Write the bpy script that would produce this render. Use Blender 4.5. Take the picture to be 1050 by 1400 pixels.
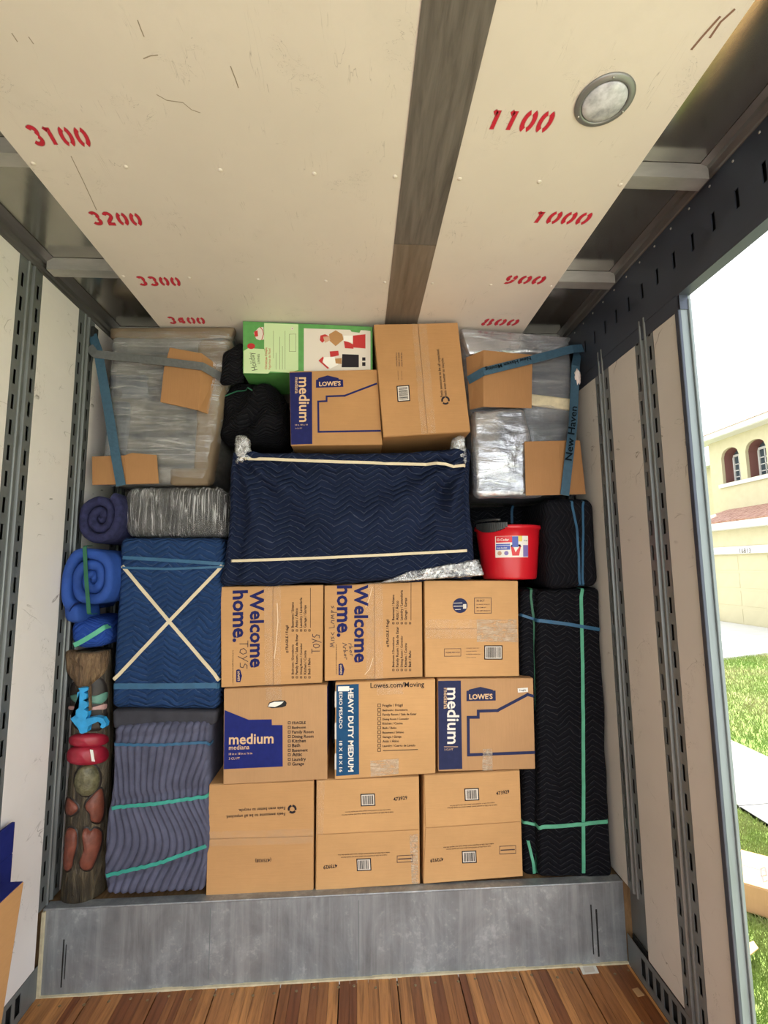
import bpy, bmesh, math, random
from mathutils import Vector, Matrix, noise
from mathutils.bvhtree import BVHTree
random.seed(7)
for o in list(bpy.data.objects): bpy.data.objects.remove(o)
scene = bpy.context.scene
COL = scene.collection

# ------------------------------------------------------------------ camera
FPX, YAW, PITCH, ROLL, CAMZ = 656.895, 0.0568, 0.1176, -0.0105, 1.7306
FWD = Vector((math.sin(YAW)*math.cos(PITCH), math.cos(YAW)*math.cos(PITCH), math.sin(PITCH)))
_r0 = Vector((math.cos(YAW), -math.sin(YAW), 0)); _u0 = _r0.cross(FWD)
RGT = math.cos(ROLL)*_r0 + math.sin(ROLL)*_u0
UPV = -math.sin(ROLL)*_r0 + math.cos(ROLL)*_u0
CAM = Vector((0, 0, CAMZ))
cd = bpy.data.cameras.new('camera'); cam = bpy.data.objects.new('camera', cd); COL.objects.link(cam)
cd.sensor_fit = 'VERTICAL'; cd.sensor_height = 24; cd.sensor_width = 24; cd.lens = 24*FPX/1400
cd.clip_start = 0.02; cd.clip_end = 400
cam.matrix_world = Matrix(((RGT.x, UPV.x, -FWD.x, 0), (RGT.y, UPV.y, -FWD.y, 0), (RGT.z, UPV.z, -FWD.z, CAMZ), (0, 0, 0, 1)))
scene.camera = cam

# ------------------------------------------------------------------ light
w = bpy.data.worlds.new('world'); scene.world = w; w.use_nodes = True
bg = w.node_tree.nodes['Background']; bg.inputs[0].default_value = (0.93, 0.965, 1.0, 1); bg.inputs[1].default_value = 2.0
sd = bpy.data.lights.new('sun', 'SUN'); sun = bpy.data.objects.new('sun', sd); COL.objects.link(sun)
sd.energy = 12.0; sd.angle = math.radians(1.0); sd.color = (1.0, 0.95, 0.87)
sun.location = (20, 12, 30)
sun.rotation_euler = Vector((0.30, 0.42, 0.86)).to_track_quat('Z', 'Y').to_euler()
vs = scene.view_settings
vs.view_transform = 'Standard'; vs.look = 'None'; vs.gamma = 1; vs.use_curve_mapping = False
vs.exposure = 0.66

# ------------------------------------------------------------------ helpers
def ray(x, y): return FWD + RGT*((x-525)/FPX) - UPV*((y-700)/FPX)
def ony(x, y, Y): d = ray(x, y); return CAM + d*(Y/d.y)
def onx(x, y, X): d = ray(x, y); return CAM + d*(X/d.x)
def onz(x, y, Z): d = ray(x, y); return CAM + d*((Z-CAMZ)/d.z)

WL = {}
def wloc(o): return WL.get(o.name, Vector((0, 0, 0)))
def empty(name, loc, label=None, cat=None, group=None):
    o = bpy.data.objects.new(name, None); COL.objects.link(o); o.location = loc
    o.empty_display_size = 0.05; WL[o.name] = Vector(loc)
    tag(o, label, cat, group); return o
def tag(o, label=None, cat=None, group=None, kind=None):
    if label: o['label'] = label
    if cat: o['category'] = cat
    if group: o['group'] = group
    if kind: o['kind'] = kind
    return o
def mk(name, vs_, fs, mat, parent=None, smooth=False, uvs=None, bevel=0, origin=None, seg=2):
    vs_ = [Vector(v) for v in vs_]
    if origin is None:
        lo = Vector((min(v.x for v in vs_), min(v.y for v in vs_), min(v.z for v in vs_)))
        hi = Vector((max(v.x for v in vs_), max(v.y for v in vs_), max(v.z for v in vs_)))
        c = (lo+hi)/2
        if parent is None: c.z = lo.z
    else: c = Vector(origin)
    me = bpy.data.meshes.new(name); me.from_pydata([v-c for v in vs_], [], fs)
    if uvs:
        ul = me.uv_layers.new(name='UVMap')
        for l in me.loops: ul.data[l.index].uv = uvs[l.vertex_index]
    if smooth:
        me.polygons.foreach_set('use_smooth', [True]*len(me.polygons))
    me.validate(); me.update()
    o = bpy.data.objects.new(name, me); COL.objects.link(o)
    if mat: me.materials.append(mat)
    if parent: o.parent = parent; o.location = c - wloc(parent)
    else: o.location = c
    WL[o.name] = c
    if bevel:
        b = o.modifiers.new('bevel', 'BEVEL'); b.width = bevel; b.segments = seg; b.limit_method = 'ANGLE'; b.angle_limit = 0.6
    return o
class MB:
    def __init__(s): s.v = []; s.f = []; s.uv = []
    def quad(s, a, b, c, d):
        n = len(s.v); s.v += [a, b, c, d]; s.f.append((n, n+1, n+2, n+3)); return s
    def poly(s, pts):
        n = len(s.v); s.v += list(pts); s.f.append(tuple(range(n, n+len(pts)))); return s
    def box(s, x0, x1, y0, y1, z0, z1):
        n = len(s.v)
        s.v += [(x0,y0,z0),(x1,y0,z0),(x1,y1,z0),(x0,y1,z0),(x0,y0,z1),(x1,y0,z1),(x1,y1,z1),(x0,y1,z1)]
        s.f += [tuple(n+i for i in q) for q in ((0,3,2,1),(4,5,6,7),(0,1,5,4),(1,2,6,5),(2,3,7,6),(3,0,4,7))]; return s
    def prism(s, front, back):
        n = len(s.v); k = len(front); s.v += list(front)+list(back)
        s.f.append(tuple(n+i for i in range(k))); s.f.append(tuple(n+k+i for i in reversed(range(k))))
        for i in range(k):
            j = (i+1) % k; s.f.append((n+i, n+k+i, n+k+j, n+j))
        return s
    def lathe(s, prof, c, seg=24, sx=1, sy=1, cap=True):
        n = len(s.v)
        for r, z in prof:
            for i in range(seg):
                a = 2*math.pi*i/seg; s.v.append((c[0]+r*sx*math.cos(a), c[1]+r*sy*math.sin(a), c[2]+z))
        for k in range(len(prof)-1):
            for i in range(seg):
                j = (i+1) % seg; s.f.append((n+k*seg+i, n+k*seg+j, n+(k+1)*seg+j, n+(k+1)*seg+i))
        if cap:
            s.f.append(tuple(n+i for i in reversed(range(seg)))); m = n+(len(prof)-1)*seg; s.f.append(tuple(m+i for i in range(seg)))
        return s
    def tube(s, pts, r, seg=8):
        n = len(s.v); pts = [Vector(p) for p in pts]
        for k, p in enumerate(pts):
            t = (pts[min(k+1, len(pts)-1)]-pts[max(k-1, 0)]).normalized()
            a = t.cross(Vector((0.13, 0.97, 0.2))).normalized(); b = t.cross(a)
            rr = r[k] if isinstance(r, (list, tuple)) else r
            for i in range(seg):
                q = 2*math.pi*i/seg; s.v.append(p + a*(rr*math.cos(q)) + b*(rr*math.sin(q)))
        for k in range(len(pts)-1):
            for i in range(seg):
                j = (i+1) % seg; s.f.append((n+k*seg+i, n+k*seg+j, n+(k+1)*seg+j, n+(k+1)*seg+i))
        s.f.append(tuple(n+i for i in reversed(range(seg)))); m = n+(len(pts)-1)*seg; s.f.append(tuple(m+i for i in range(seg)))
        return s
    def ball(s, c, rx, ry, rz, nu=16, nv=10):
        n = len(s.v)
        for j in range(nv+1):
            t = math.pi*j/nv
            for i in range(nu):
                a = 2*math.pi*i/nu
                s.v.append((c[0]+rx*math.sin(t)*math.cos(a), c[1]+ry*math.sin(t)*math.sin(a), c[2]+rz*math.cos(t)))
        for j in range(nv):
            for i in range(nu):
                k = (i+1) % nu; s.f.append((n+j*nu+i, n+j*nu+k, n+(j+1)*nu+k, n+(j+1)*nu+i))
        return s
    def build(s, name, mat, parent=None, **k): return mk(name, s.v, s.f, mat, parent, **k)

def box(name, x0, x1, y0, y1, z0, z1, mat, parent=None, bevel=0): return MB().box(x0, x1, y0, y1, z0, z1).build(name, mat, parent, bevel=bevel)

# ------------------------------------------------------------------ materials
class NT:
    def __init__(s, name):
        s.m = bpy.data.materials.new(name); s.m.use_nodes = True; s.t = s.m.node_tree; s.b = s.t.nodes['Principled BSDF']; s.out = s.t.nodes['Material Output']
    def n(s, typ, **k):
        x = s.t.nodes.new(typ)
        for a, b in k.items(): setattr(x, a, b)
        return x
    def lk(s, a, b): s.t.links.new(a, b)
    def setin(s, inp, v):
        if hasattr(v, 'is_linked') or hasattr(v, 'links'): s.lk(v, inp)
        else: inp.default_value = v
    def math(s, op, a, b=0.0, c=None, clamp=False):
        x = s.n('ShaderNodeMath', operation=op, use_clamp=clamp); s.setin(x.inputs[0], a); s.setin(x.inputs[1], b)
        if c is not None: s.setin(x.inputs[2], c)
        return x.outputs[0]
    def coord(s, kind='Object'): return s.n('ShaderNodeTexCoord').outputs[kind]
    def mapping(s, vec, scale=(1,1,1), rot=(0,0,0), loc=(0,0,0)):
        x = s.n('ShaderNodeMapping'); s.lk(vec, x.inputs[0]); x.inputs['Scale'].default_value = scale; x.inputs['Rotation'].default_value = rot; x.inputs['Location'].default_value = loc
        return x.outputs[0]
    def noise(s, vec, scale=5, detail=4, rough=0.55, dist=0):
        x = s.n('ShaderNodeTexNoise'); s.lk(vec, x.inputs['Vector']); x.inputs['Scale'].default_value = scale; x.inputs['Detail'].default_value = detail
        x.inputs['Roughness'].default_value = rough; x.inputs['Distortion'].default_value = dist; return x.outputs['Fac']
    def ramp(s, fac, stops):
        x = s.n('ShaderNodeValToRGB'); s.lk(fac, x.inputs[0]); e = x.color_ramp.elements
        while len(e) < len(stops): e.new(0.5)
        for i, (p, c) in enumerate(stops):
            e[i].position = p; e[i].color = (c if len(c) == 4 else (*c, 1)) if isinstance(c, (tuple, list)) else (c, c, c, 1)
        return x.outputs[0]
    def mix(s, fac, a, b, mode='MIX'):
        x = s.n('ShaderNodeMix', data_type='RGBA', blend_type=mode); s.setin(x.inputs[0], fac)
        for i, v in ((6, a), (7, b)):
            if isinstance(v, (tuple, list)): x.inputs[i].default_value = (*v[:3], 1)
            else: s.lk(v, x.inputs[i])
        return x.outputs[2]
    def bump(s, h, strength=0.3, dist=0.01):
        x = s.n('ShaderNodeBump'); s.lk(h, x.inputs['Height']); x.inputs['Strength'].default_value = strength; x.inputs['Distance'].default_value = dist
        s.lk(x.outputs[0], s.b.inputs['Normal']); return x
    def col(s, v): s.setin(s.b.inputs['Base Color'], (*v, 1) if isinstance(v, tuple) else v); return s
    def par(s, rough=None, metal=None, spec=None):
        if rough is not None: s.setin(s.b.inputs['Roughness'], rough)
        if metal is not None: s.setin(s.b.inputs['Metallic'], metal)
        if spec is not None: s.setin(s.b.inputs['Specular IOR Level'], spec)
        return s
def plain(name, c, rough=0.5, metal=0, spec=None, var=0.0, vscale=8, bump=0.0):
    t = NT(name); t.par(rough, metal, spec)
    if var or bump:
        f = t.noise(t.coord(), vscale, 5, 0.6)
        if var: t.col(t.ramp(f, [(0.3, tuple(x*(1-var) for x in c)), (0.7, tuple(min(1, x*(1+var)) for x in c))]))
        else: t.col(c)
        if bump: t.bump(f, bump, 0.01)
    else: t.col(c)
    return t.m

def cardboard(name, c, horiz=True):
    t = NT(name); co = t.coord()
    big = t.noise(co, 3.2, 4, 0.6); fib = t.noise(t.mapping(co, (9, 9, 160) if horiz else (160, 9, 9)), 1.0, 3, 0.6)
    fine = t.noise(co, 90, 3, 0.7)
    c1 = t.ramp(big, [(0.3, tuple(x*0.88 for x in c)), (0.72, tuple(min(1, x*1.08) for x in c))])
    c2 = t.mix(t.math('MULTIPLY', t.ramp(fib, [(0.4, 0.0), (0.75, 1.0)]), 0.16), c1, tuple(x*0.62 for x in c))
    c3 = t.mix(t.math('MULTIPLY', fine, 0.16), c2, tuple(min(1, x*1.25) for x in c))
    t.col(c3); t.par(0.72, 0, 0.25); t.bump(t.math('ADD', fib, t.math('MULTIPLY', big, 3.0)), 0.16, 0.004)
    return t.m
M = {}
M['card'] = cardboard('cardboard', (0.51, 0.282, 0.118))
M['card2'] = cardboard('cardboard_pale', (0.56, 0.318, 0.135))
M['card3'] = cardboard('cardboard_tan', (0.46, 0.264, 0.125), False)
M['card_dark'] = cardboard('cardboard_brown', (0.42, 0.222, 0.088))
M['pad'] = cardboard('cardboard_pad', (0.34, 0.175, 0.072), False)
M['navy_ink'] = plain('navy_ink', (0.014, 0.017, 0.095), 0.7, 0, 0.15, var=0.12, vscale=30)
M['blue_ink'] = plain('blue_ink', (0.013, 0.020, 0.145), 0.7, 0, 0.15, var=0.12, vscale=30)
M['slate_ink'] = plain('slate_ink', (0.024, 0.030, 0.085), 0.7, 0, 0.15, var=0.1, vscale=30)
M['teal_ink'] = plain('teal_blue_ink', (0.014, 0.070, 0.165), 0.7, 0, 0.15, var=0.12, vscale=30)
M['black_ink'] = plain('black_ink', (0.022, 0.018, 0.022), 0.7, 0, 0.15)
M['marker'] = plain('marker_ink', (0.055, 0.03, 0.03), 0.6)
M['white_ink'] = plain('white_ink', (0.78, 0.73, 0.66), 0.6)
M['card_ink'] = plain('card_coloured_print', (0.66, 0.44, 0.24), 0.6)
M['label_white'] = plain('label_white', (0.80, 0.78, 0.72), 0.5)
M['red_ink'] = plain('red_ink', (0.45, 0.02, 0.02), 0.5)
M['green_ink'] = plain('green_ink', (0.09, 0.30, 0.075), 0.45, var=0.15, vscale=20)
M['pale_green'] = plain('pale_green_print', (0.52, 0.66, 0.36), 0.45)
M['print_pale'] = plain('pale_print', (0.66, 0.60, 0.52), 0.45)
M['tape_line'] = plain('tape_crease', (0.70, 0.52, 0.33), 0.3)

def wrapmat(name, lo, hi, tint=(0.8, 0.8, 0.8), scale=(2, 2, 40), rough=0.22, sc=1.0, bump=0.6, strand=0.0, sw=0.03, met=0.0):
    """clear plastic film: mostly see-through, milky where layered, with pale pulled strands"""
    t = NT(name); co = t.coord()
    a = t.noise(t.mapping(co, scale), sc, 5, 0.65, 0.6); b = t.noise(co, 9*sc, 4, 0.6, 1.2)
    f = t.math('ADD', t.math('MULTIPLY', a, 0.6), t.math('MULTIPLY', b, 0.4))
    fac = t.n('ShaderNodeMapRange'); t.lk(f, fac.inputs[0]); fac.inputs[1].default_value = 0.38; fac.inputs[2].default_value = 0.66
    fac.inputs[3].default_value = lo; fac.inputs[4].default_value = hi
    out = fac.outputs[0]
    if strand:
        st = t.noise(t.mapping(co, tuple(x*1.3 for x in scale), (0.05, 0.08, 0.05)), sc, 3, 0.55, 0.7)
        rid = t.math('SUBTRACT', 1.0, t.math('DIVIDE', t.math('ABSOLUTE', t.math('SUBTRACT', st, 0.5)), sw, clamp=True), clamp=True)
        gate = t.ramp(t.noise(co, 6, 2, 0.5), [(0.30, 0.15), (0.58, 1.0)])
        out = t.math('ADD', out, t.math('MULTIPLY', t.math('MULTIPLY', rid, gate), strand), clamp=True)
    tr = t.n('ShaderNodeBsdfTransparent'); mx = t.n('ShaderNodeMixShader')
    t.lk(out, mx.inputs[0]); t.lk(tr.outputs[0], mx.inputs[1]); t.lk(t.b.outputs[0], mx.inputs[2]); t.lk(mx.outputs[0], t.out.inputs[0])
    t.col(tint); t.par(rough, met, 0.9); t.bump(f, bump, 0.03)
    return t.m
M['tape'] = wrapmat('clear_tape', 0.05, 0.20, (0.72, 0.58, 0.42), (6, 6, 6), 0.22, 6, 0.25)
M['tape_shiny'] = wrapmat('wrinkled_clear_tape', 0.15, 0.75, (0.85, 0.72, 0.55), (5, 5, 40), 0.2, 3, 0.8)

def zigzag(name, base, thread, lines=36.0, zig=7.0, amp=0.020, tw=0.07, bump=0.5, fuzz=0.25, rough=0.85, along='v'):
    t = NT(name); uv = t.coord('UV'); sp = t.n('ShaderNodeSeparateXYZ'); t.lk(uv, sp.inputs[0])
    u, v = (sp.outputs[0], sp.outputs[1]) if along == 'v' else (sp.outputs[1], sp.outputs[0])
    wob = t.noise(uv, 4.0, 3, 0.55)
    tri = t.math('PINGPONG', t.math('MULTIPLY', t.math('ADD', u, t.math('MULTIPLY', wob, 0.03)), zig*2), 1.0)
    q = t.math('MULTIPLY', t.math('ADD', v, t.math('ADD', t.math('MULTIPLY', tri, amp*2), t.math('MULTIPLY', wob, 0.09))), lines)
    d = t.math('PINGPONG', q, 0.5)           # 0 on the stitch line
    line = t.math('SUBTRACT', 1.0, t.math('DIVIDE', d, tw*1.6, clamp=True), clamp=True)
    brk = t.ramp(t.noise(uv, 60, 2, 0.6), [(0.35, 0.25), (0.6, 1.0)])
    puff = t.math('POWER', t.math('MULTIPLY', d, 2.0), 0.5)
    cloth = t.ramp(t.noise(uv, 5, 5, 0.65), [(0.25, tuple(x*(1-fuzz) for x in base)), (0.75, tuple(x*(1+fuzz) for x in base))])
    t.col(t.mix(t.math('MULTIPLY', line, t.math('MULTIPLY', brk, 0.75)), cloth, thread)); t.par(rough, 0, 0.08)
    weave = t.noise(uv, 260, 2, 0.6)
    t.bump(t.math('ADD', puff, t.math('MULTIPLY', weave, 0.15)), bump, 0.011)
    return t.m
M['navy_quilt'] = zigzag('navy_moving_blanket', (0.010, 0.016, 0.040), (0.11, 0.13, 0.19), 36, 7.2, 0.020, 0.055, 0.8)
M['blue_quilt'] = zigzag('blue_moving_blanket', (0.017, 0.044, 0.125), (0.10, 0.16, 0.30), 36, 7.0, 0.020, 0.07, 0.9)
M['bright_quilt'] = zigzag('bright_blue_blanket', (0.018, 0.055, 0.27), (0.06, 0.13, 0.40), 42, 9, 0.015, 0.06, 0.45)
M['black_quilt'] = zigzag('black_moving_blanket', (0.0065, 0.007, 0.010), (0.085, 0.085, 0.09), 42, 9.0, 0.017, 0.05, 0.7)
M['black_quilt_side'] = zigzag('black_moving_blanket_sideways', (0.0065, 0.007, 0.010), (0.05, 0.05, 0.055), 42, 7.0, 0.022, 0.05, 0.5, along='u')
M['grey_quilt'] = plain('grey_violet_blanket', (0.088, 0.092, 0.140), 0.9, 0, 0.15, 0.22, 14, 0.25)
M['grey_quilt2'] = plain('charcoal_blanket', (0.045, 0.045, 0.055), 0.9, 0, 0.15, 0.2, 14, 0.25)
M['roll_navy'] = plain('dark_navy_felt', (0.026, 0.028, 0.075), 0.9, 0, 0.15, 0.3, 40, 0.5)
M['roll_blue'] = plain('blue_blanket_cloth', (0.018, 0.062, 0.28), 0.75, 0, 0.3, 0.18, 12, 0.2)
M['black_cloth'] = zigzag('black_folded_blanket', (0.007, 0.007, 0.009), (0.05, 0.05, 0.055), 60, 11, 0.012, 0.06, 0.9)
M['rubber'] = plain('cream_rubber', (0.62, 0.53, 0.36), 0.6, var=0.08)
M['teal_band'] = plain('teal_rubber', (0.035, 0.30, 0.24), 0.45, var=0.15, vscale=20)
M['green_band'] = plain('green_rubber', (0.09, 0.38, 0.24), 0.45, var=0.15, vscale=20)
M['dgreen_band'] = plain('dark_green_rubber', (0.013, 0.11, 0.055), 0.45, var=0.15, vscale=20)
M['blue_band'] = plain('blue_rubber', (0.020, 0.095, 0.19), 0.45, var=0.15, vscale=20)
M['blue_strap'] = plain('blue_webbing', (0.032, 0.085, 0.135), 0.7, var=0.15, vscale=60, bump=0.2)
M['grey_strap'] = plain('grey_webbing', (0.105, 0.110, 0.110), 0.7, var=0.15, vscale=60, bump=0.2)
M['strap_ink'] = plain('strap_lettering', (0.004, 0.008, 0.012), 0.8, 0, 0.1)
M['wrap'] = wrapmat('stretch_film', 0.04, 0.30, (0.70, 0.70, 0.69), (1.5, 4, 22), 0.18, 1.0, 0.6, 0.40, 0.03, 0.25)
M['wrap_v'] = wrapmat('stretch_film_strands', 0.02, 0.12, (0.80, 0.80, 0.80), (60, 12, 2.5), 0.3, 1.0, 0.7, 0.50, 0.045)
M['wrap_silver'] = wrapmat('layered_stretch_film', 0.30, 0.90, (0.72, 0.73, 0.78), (2, 3, 12), 0.22, 1.2, 0.35, 0.35, 0.03, 0.75)
M['foil'] = wrapmat('crumpled_film', 0.12, 0.60, (0.80, 0.81, 0.82), (6, 6, 6), 0.16, 3, 0.8, 0.6, 0.06, 0.6)
M['wrap_clear'] = wrapmat('taut_stretch_film', 0.06, 0.34, (0.66, 0.67, 0.69), (1.2, 3, 14), 0.15, 1.0, 0.4, 0.30, 0.02, 0.4)
def streaky(name, cols, scale=(2.0, 2.0, 16)):
    t = NT(name); co = t.coord(); f = t.noise(t.mapping(co, scale), 1.0, 5, 0.65, 0.5); g = t.noise(co, 4, 4, 0.6)
    h = t.math('ADD', t.math('MULTIPLY', f, 0.6), t.math('MULTIPLY', g, 0.4))
    t.col(t.ramp(h, [(0.36, cols[0]), (0.5, cols[1]), (0.64, cols[2])])); t.par(0.6); t.bump(f, 0.2, 0.01); return t.m
M['sofa_beige'] = streaky('taupe_upholstery', ((0.045, 0.055, 0.072), (0.115, 0.110, 0.100), (0.235, 0.22, 0.195)))
M['sofa_brown'] = plain('brown_cardboard_edge', (0.165, 0.12, 0.075), 0.8, var=0.2, vscale=5, bump=0.1)
M['slate_pad'] = streaky('slate_padding', ((0.040, 0.048, 0.062), (0.085, 0.095, 0.115), (0.17, 0.18, 0.19)))
M['dark_pad'] = plain('dark_padding', (0.030, 0.030, 0.031), 0.8, var=0.4, vscale=10, bump=0.2)
M['red_plastic'] = plain('red_plastic', (0.56, 0.010, 0.020), 0.30, 0, 0.5)
M['black_plastic'] = plain('black_plastic', (0.02, 0.022, 0.022), 0.35)
M['screw'] = plain('screw_steel', (0.42, 0.41, 0.38), 0.35, 0.8)
M['brass'] = plain('old_screw', (0.28, 0.20, 0.11), 0.4, 0.7)
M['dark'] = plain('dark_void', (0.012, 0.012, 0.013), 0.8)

def painted_ply(name, c, scratch=0.5):
    t = NT(name); co = t.coord()
    big = t.noise(co, 1.6, 5, 0.6); c1 = t.ramp(big, [(0.3, tuple(x*0.93 for x in c)), (0.7, tuple(min(1, x*1.03) for x in c))])
    g = t.noise(t.mapping(co, (5, 5, 5)), 14, 5, 0.7, 0.4)
    grime = t.ramp(t.noise(co, 2.6, 6, 0.7), [(0.55, 0.0), (0.85, 0.35)])
    c2 = t.mix(grime, c1, tuple(x*0.72 for x in c))
    # scratches: thin ridges of a stretched noise, only in patches
    s1 = t.noise(t.mapping(co, (26, 3.0, 5), (0.3, 0.2, 0.5)), 1.0, 3, 0.6, 0.5)
    rid = t.math('ABSOLUTE', t.math('SUBTRACT', s1, 0.5))
    thin = t.math('SUBTRACT', 1.0, t.math('DIVIDE', rid, 0.006, clamp=True), clamp=True)
    pat = t.ramp(t.noise(co, 7, 3, 0.6), [(0.54, 0.0), (0.66, 1.0)])
    s2 = t.noise(t.mapping(co, (9, 14, 9), (0.7, 0.9, 1.1)), 1.0, 4, 0.7, 0.8)
    th2 = t.math('SUBTRACT', 1.0, t.math('DIVIDE', t.math('ABSOLUTE', t.math('SUBTRACT', s2, 0.52)), 0.005, clamp=True), clamp=True)
    pat2 = t.ramp(t.noise(co, 5.2, 2, 0.5), [(0.58, 0.0), (0.66, 1.0)])
    sc = t.math('ADD', t.math('MULTIPLY', thin, pat), t.math('MULTIPLY', th2, pat2), clamp=True)
    c3 = t.mix(t.math('MULTIPLY', sc, scratch), c2, (0.10, 0.075, 0.05))
    t.col(c3); t.par(0.5, 0, 0.35); t.bump(g, 0.06, 0.005)
    return t.m
M['ceil_paint'] = painted_ply('cream_painted_plywood', (0.67, 0.61, 0.53))
M['wall_paint_shaded'] = painted_ply('shaded_white_plywood', (0.58, 0.54, 0.49), 0.8)  # wall paint darkened for the backlit right wall, shade put into the colour
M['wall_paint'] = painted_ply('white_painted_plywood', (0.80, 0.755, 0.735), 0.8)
def metal(name, c, rough, var=0.25, scale=(1, 1, 1), s=6, m=0.85, streak=None):
    t = NT(name); co = t.coord(); f = t.noise(t.mapping(co, scale), s, 6, 0.65, 0.4)
    t.col(t.ramp(f, [(0.25, tuple(x*(1-var) for x in c)), (0.5, c), (0.78, tuple(min(1, x*(1+var)) for x in c))]))
    t.par(t.ramp(f, [(0.3, rough*0.8), (0.7, min(1, rough*1.25))]), m); t.bump(f, 0.06, 0.01); return t.m
t = NT('galvanised_steel'); co = t.coord()
f1 = t.noise(t.mapping(co, (1, 1, 0.7)), 5, 6, 0.7, 0.6); f2 = t.noise(t.mapping(co, (22, 22, 1.2)), 1.0, 5, 0.7, 0.3); f3 = t.noise(co, 34, 4, 0.7)
base = t.ramp(f1, [(0.28, (0.19, 0.205, 0.22)), (0.5, (0.28, 0.30, 0.315)), (0.75, (0.42, 0.45, 0.47))])
base = t.mix(t.math('MULTIPLY', t.ramp(f2, [(0.45, 0.0), (0.75, 1.0)]), 0.55), base, (0.50, 0.53, 0.55))
spot = t.ramp(t.math('MULTIPLY', f3, f1), [(0.30, 0.0), (0.42, 0.6)])
t.col(t.mix(spot, base, (0.55, 0.57, 0.58))); t.par(t.ramp(f1, [(0.3, 0.38), (0.7, 0.55)]), 0.5); t.bump(f2, 0.06, 0.01); M['galv'] = t.m
M['post'] = metal('grey_post_steel', (0.20, 0.215, 0.22), 0.45, 0.2, (3, 3, 0.6), 6, 0.5)
M['rail'] = metal('top_rail_aluminium', (0.17, 0.165, 0.16), 0.4, 0.25, (3, 0.7, 3), 5, 0.7)
M['header'] = metal('dark_header_steel', (0.062, 0.073, 0.100), 0.45, 0.2, (2, 1, 2), 5, 0.5)
M['roof'] = metal('roof_aluminium', (0.40, 0.385, 0.35), 0.16, 0.15, (2, 1, 2), 3, 0.9)
M['bow'] = metal('roof_bow_aluminium', (0.46, 0.45, 0.42), 0.4, 0.2, (1, 3, 3), 6, 0.7)
M['strip'] = metal('worn_centre_strip', (0.150, 0.135, 0.118), 0.5, 0.5, (14, 1.2, 6), 2.5, 0.25)
M['strip2'] = metal('browned_centre_strip', (0.185, 0.150, 0.115), 0.5, 0.4, (14, 1.2, 6), 2.5, 0.25)
M['jamb'] = metal('jamb_galvanised', (0.20, 0.235, 0.245), 0.5, 0.25, (4, 4, 0.6), 5, 0.3)
M['caulk'] = plain('cream_caulk', (0.60, 0.53, 0.36), 0.7, var=0.2, vscale=20)
def wood(name, lo, hi):
    t = NT(name); co = t.coord(); oi = t.n('ShaderNodeObjectInfo')
    ad = t.n('ShaderNodeVectorMath', operation='ADD'); t.lk(co, ad.inputs[0]); t.lk(oi.outputs['Random'], ad.inputs[1])
    gr = t.noise(t.mapping(ad.outputs[0], (60, 3.5, 10)), 1.0, 5, 0.65, 0.6)
    base = t.mix(oi.outputs['Random'], lo, hi)
    t.col(t.mix(t.math('MULTIPLY', t.ramp(gr, [(0.4, 0.0), (0.7, 1.0)]), 0.65), base, tuple(x*0.32 for x in lo)))
    t.par(t.ramp(gr, [(0.3, 0.3), (0.7, 0.5)]), 0, 0.5); t.bump(gr, 0.15, 0.004); return t.m
M['plank'] = wood('varnished_oak', (0.20, 0.060, 0.016), (0.60, 0.27, 0.085))
M['deckwood'] = wood('raw_deck_wood', (0.22, 0.13, 0.06), (0.30, 0.18, 0.09))

# ------------------------------------------------------------------ setting
XL, XR, ZC, Y0, ZS, ZR = -1.3174, 1.1826, 2.967, 2.272, 0.3343, 3.038
YB, YF = -1.25, 3.8      # rear opening, set close behind to let in more daylight; front wall
YJ, YD = 1.600, -1.0   # side door between YD and YJ (right wall)
GZ = lambda x: -0.75 + 0.034*x

def perf(o, u, v, n, W, H, holes, th, mb):
    """plate at o spanning u*W, v*H, front towards n, with rectangular holes"""
    o, u, v, n = Vector(o), Vector(u), Vector(v), Vector(n)
    us = sorted({0, W, *[h[0] for h in holes], *[h[1] for h in holes]}); vv = sorted({0, H, *[h[2] for h in holes], *[h[3] for h in holes]})
    hs = {(round(h[0], 5), round(h[2], 5)) for h in holes}
    keep = lambda i, j: 0 <= i < len(us)-1 and 0 <= j < len(vv)-1 and (round(us[i], 5), round(vv[j], 5)) not in hs
    P = lambda a, b, d: o + u*a + v*b - n*d
    for i in range(len(us)-1):
        for j in range(len(vv)-1):
            if not keep(i, j): continue
            a, b, c, d = us[i], us[i+1], vv[j], vv[j+1]
            mb.quad(P(a,c,0), P(b,c,0), P(b,d,0), P(a,d,0)); mb.quad(P(a,c,th), P(a,d,th), P(b,d,th), P(b,c,th))
            if not keep(i-1, j): mb.quad(P(a,c,0), P(a,d,0), P(a,d,th), P(a,c,th))
            if not keep(i+1, j): mb.quad(P(b,c,0), P(b,c,th), P(b,d,th), P(b,d,0))
            if not keep(i, j-1): mb.quad(P(a,c,0), P(a,c,th), P(b,c,th), P(b,c,0))
            if not keep(i, j+1): mb.quad(P(a,d,0), P(b,d,0), P(b,d,th), P(a,d,th))
    return mb

def struct(name, mb, mat, label): return tag(mb.build(name, mat), label, kind='structure')
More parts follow.
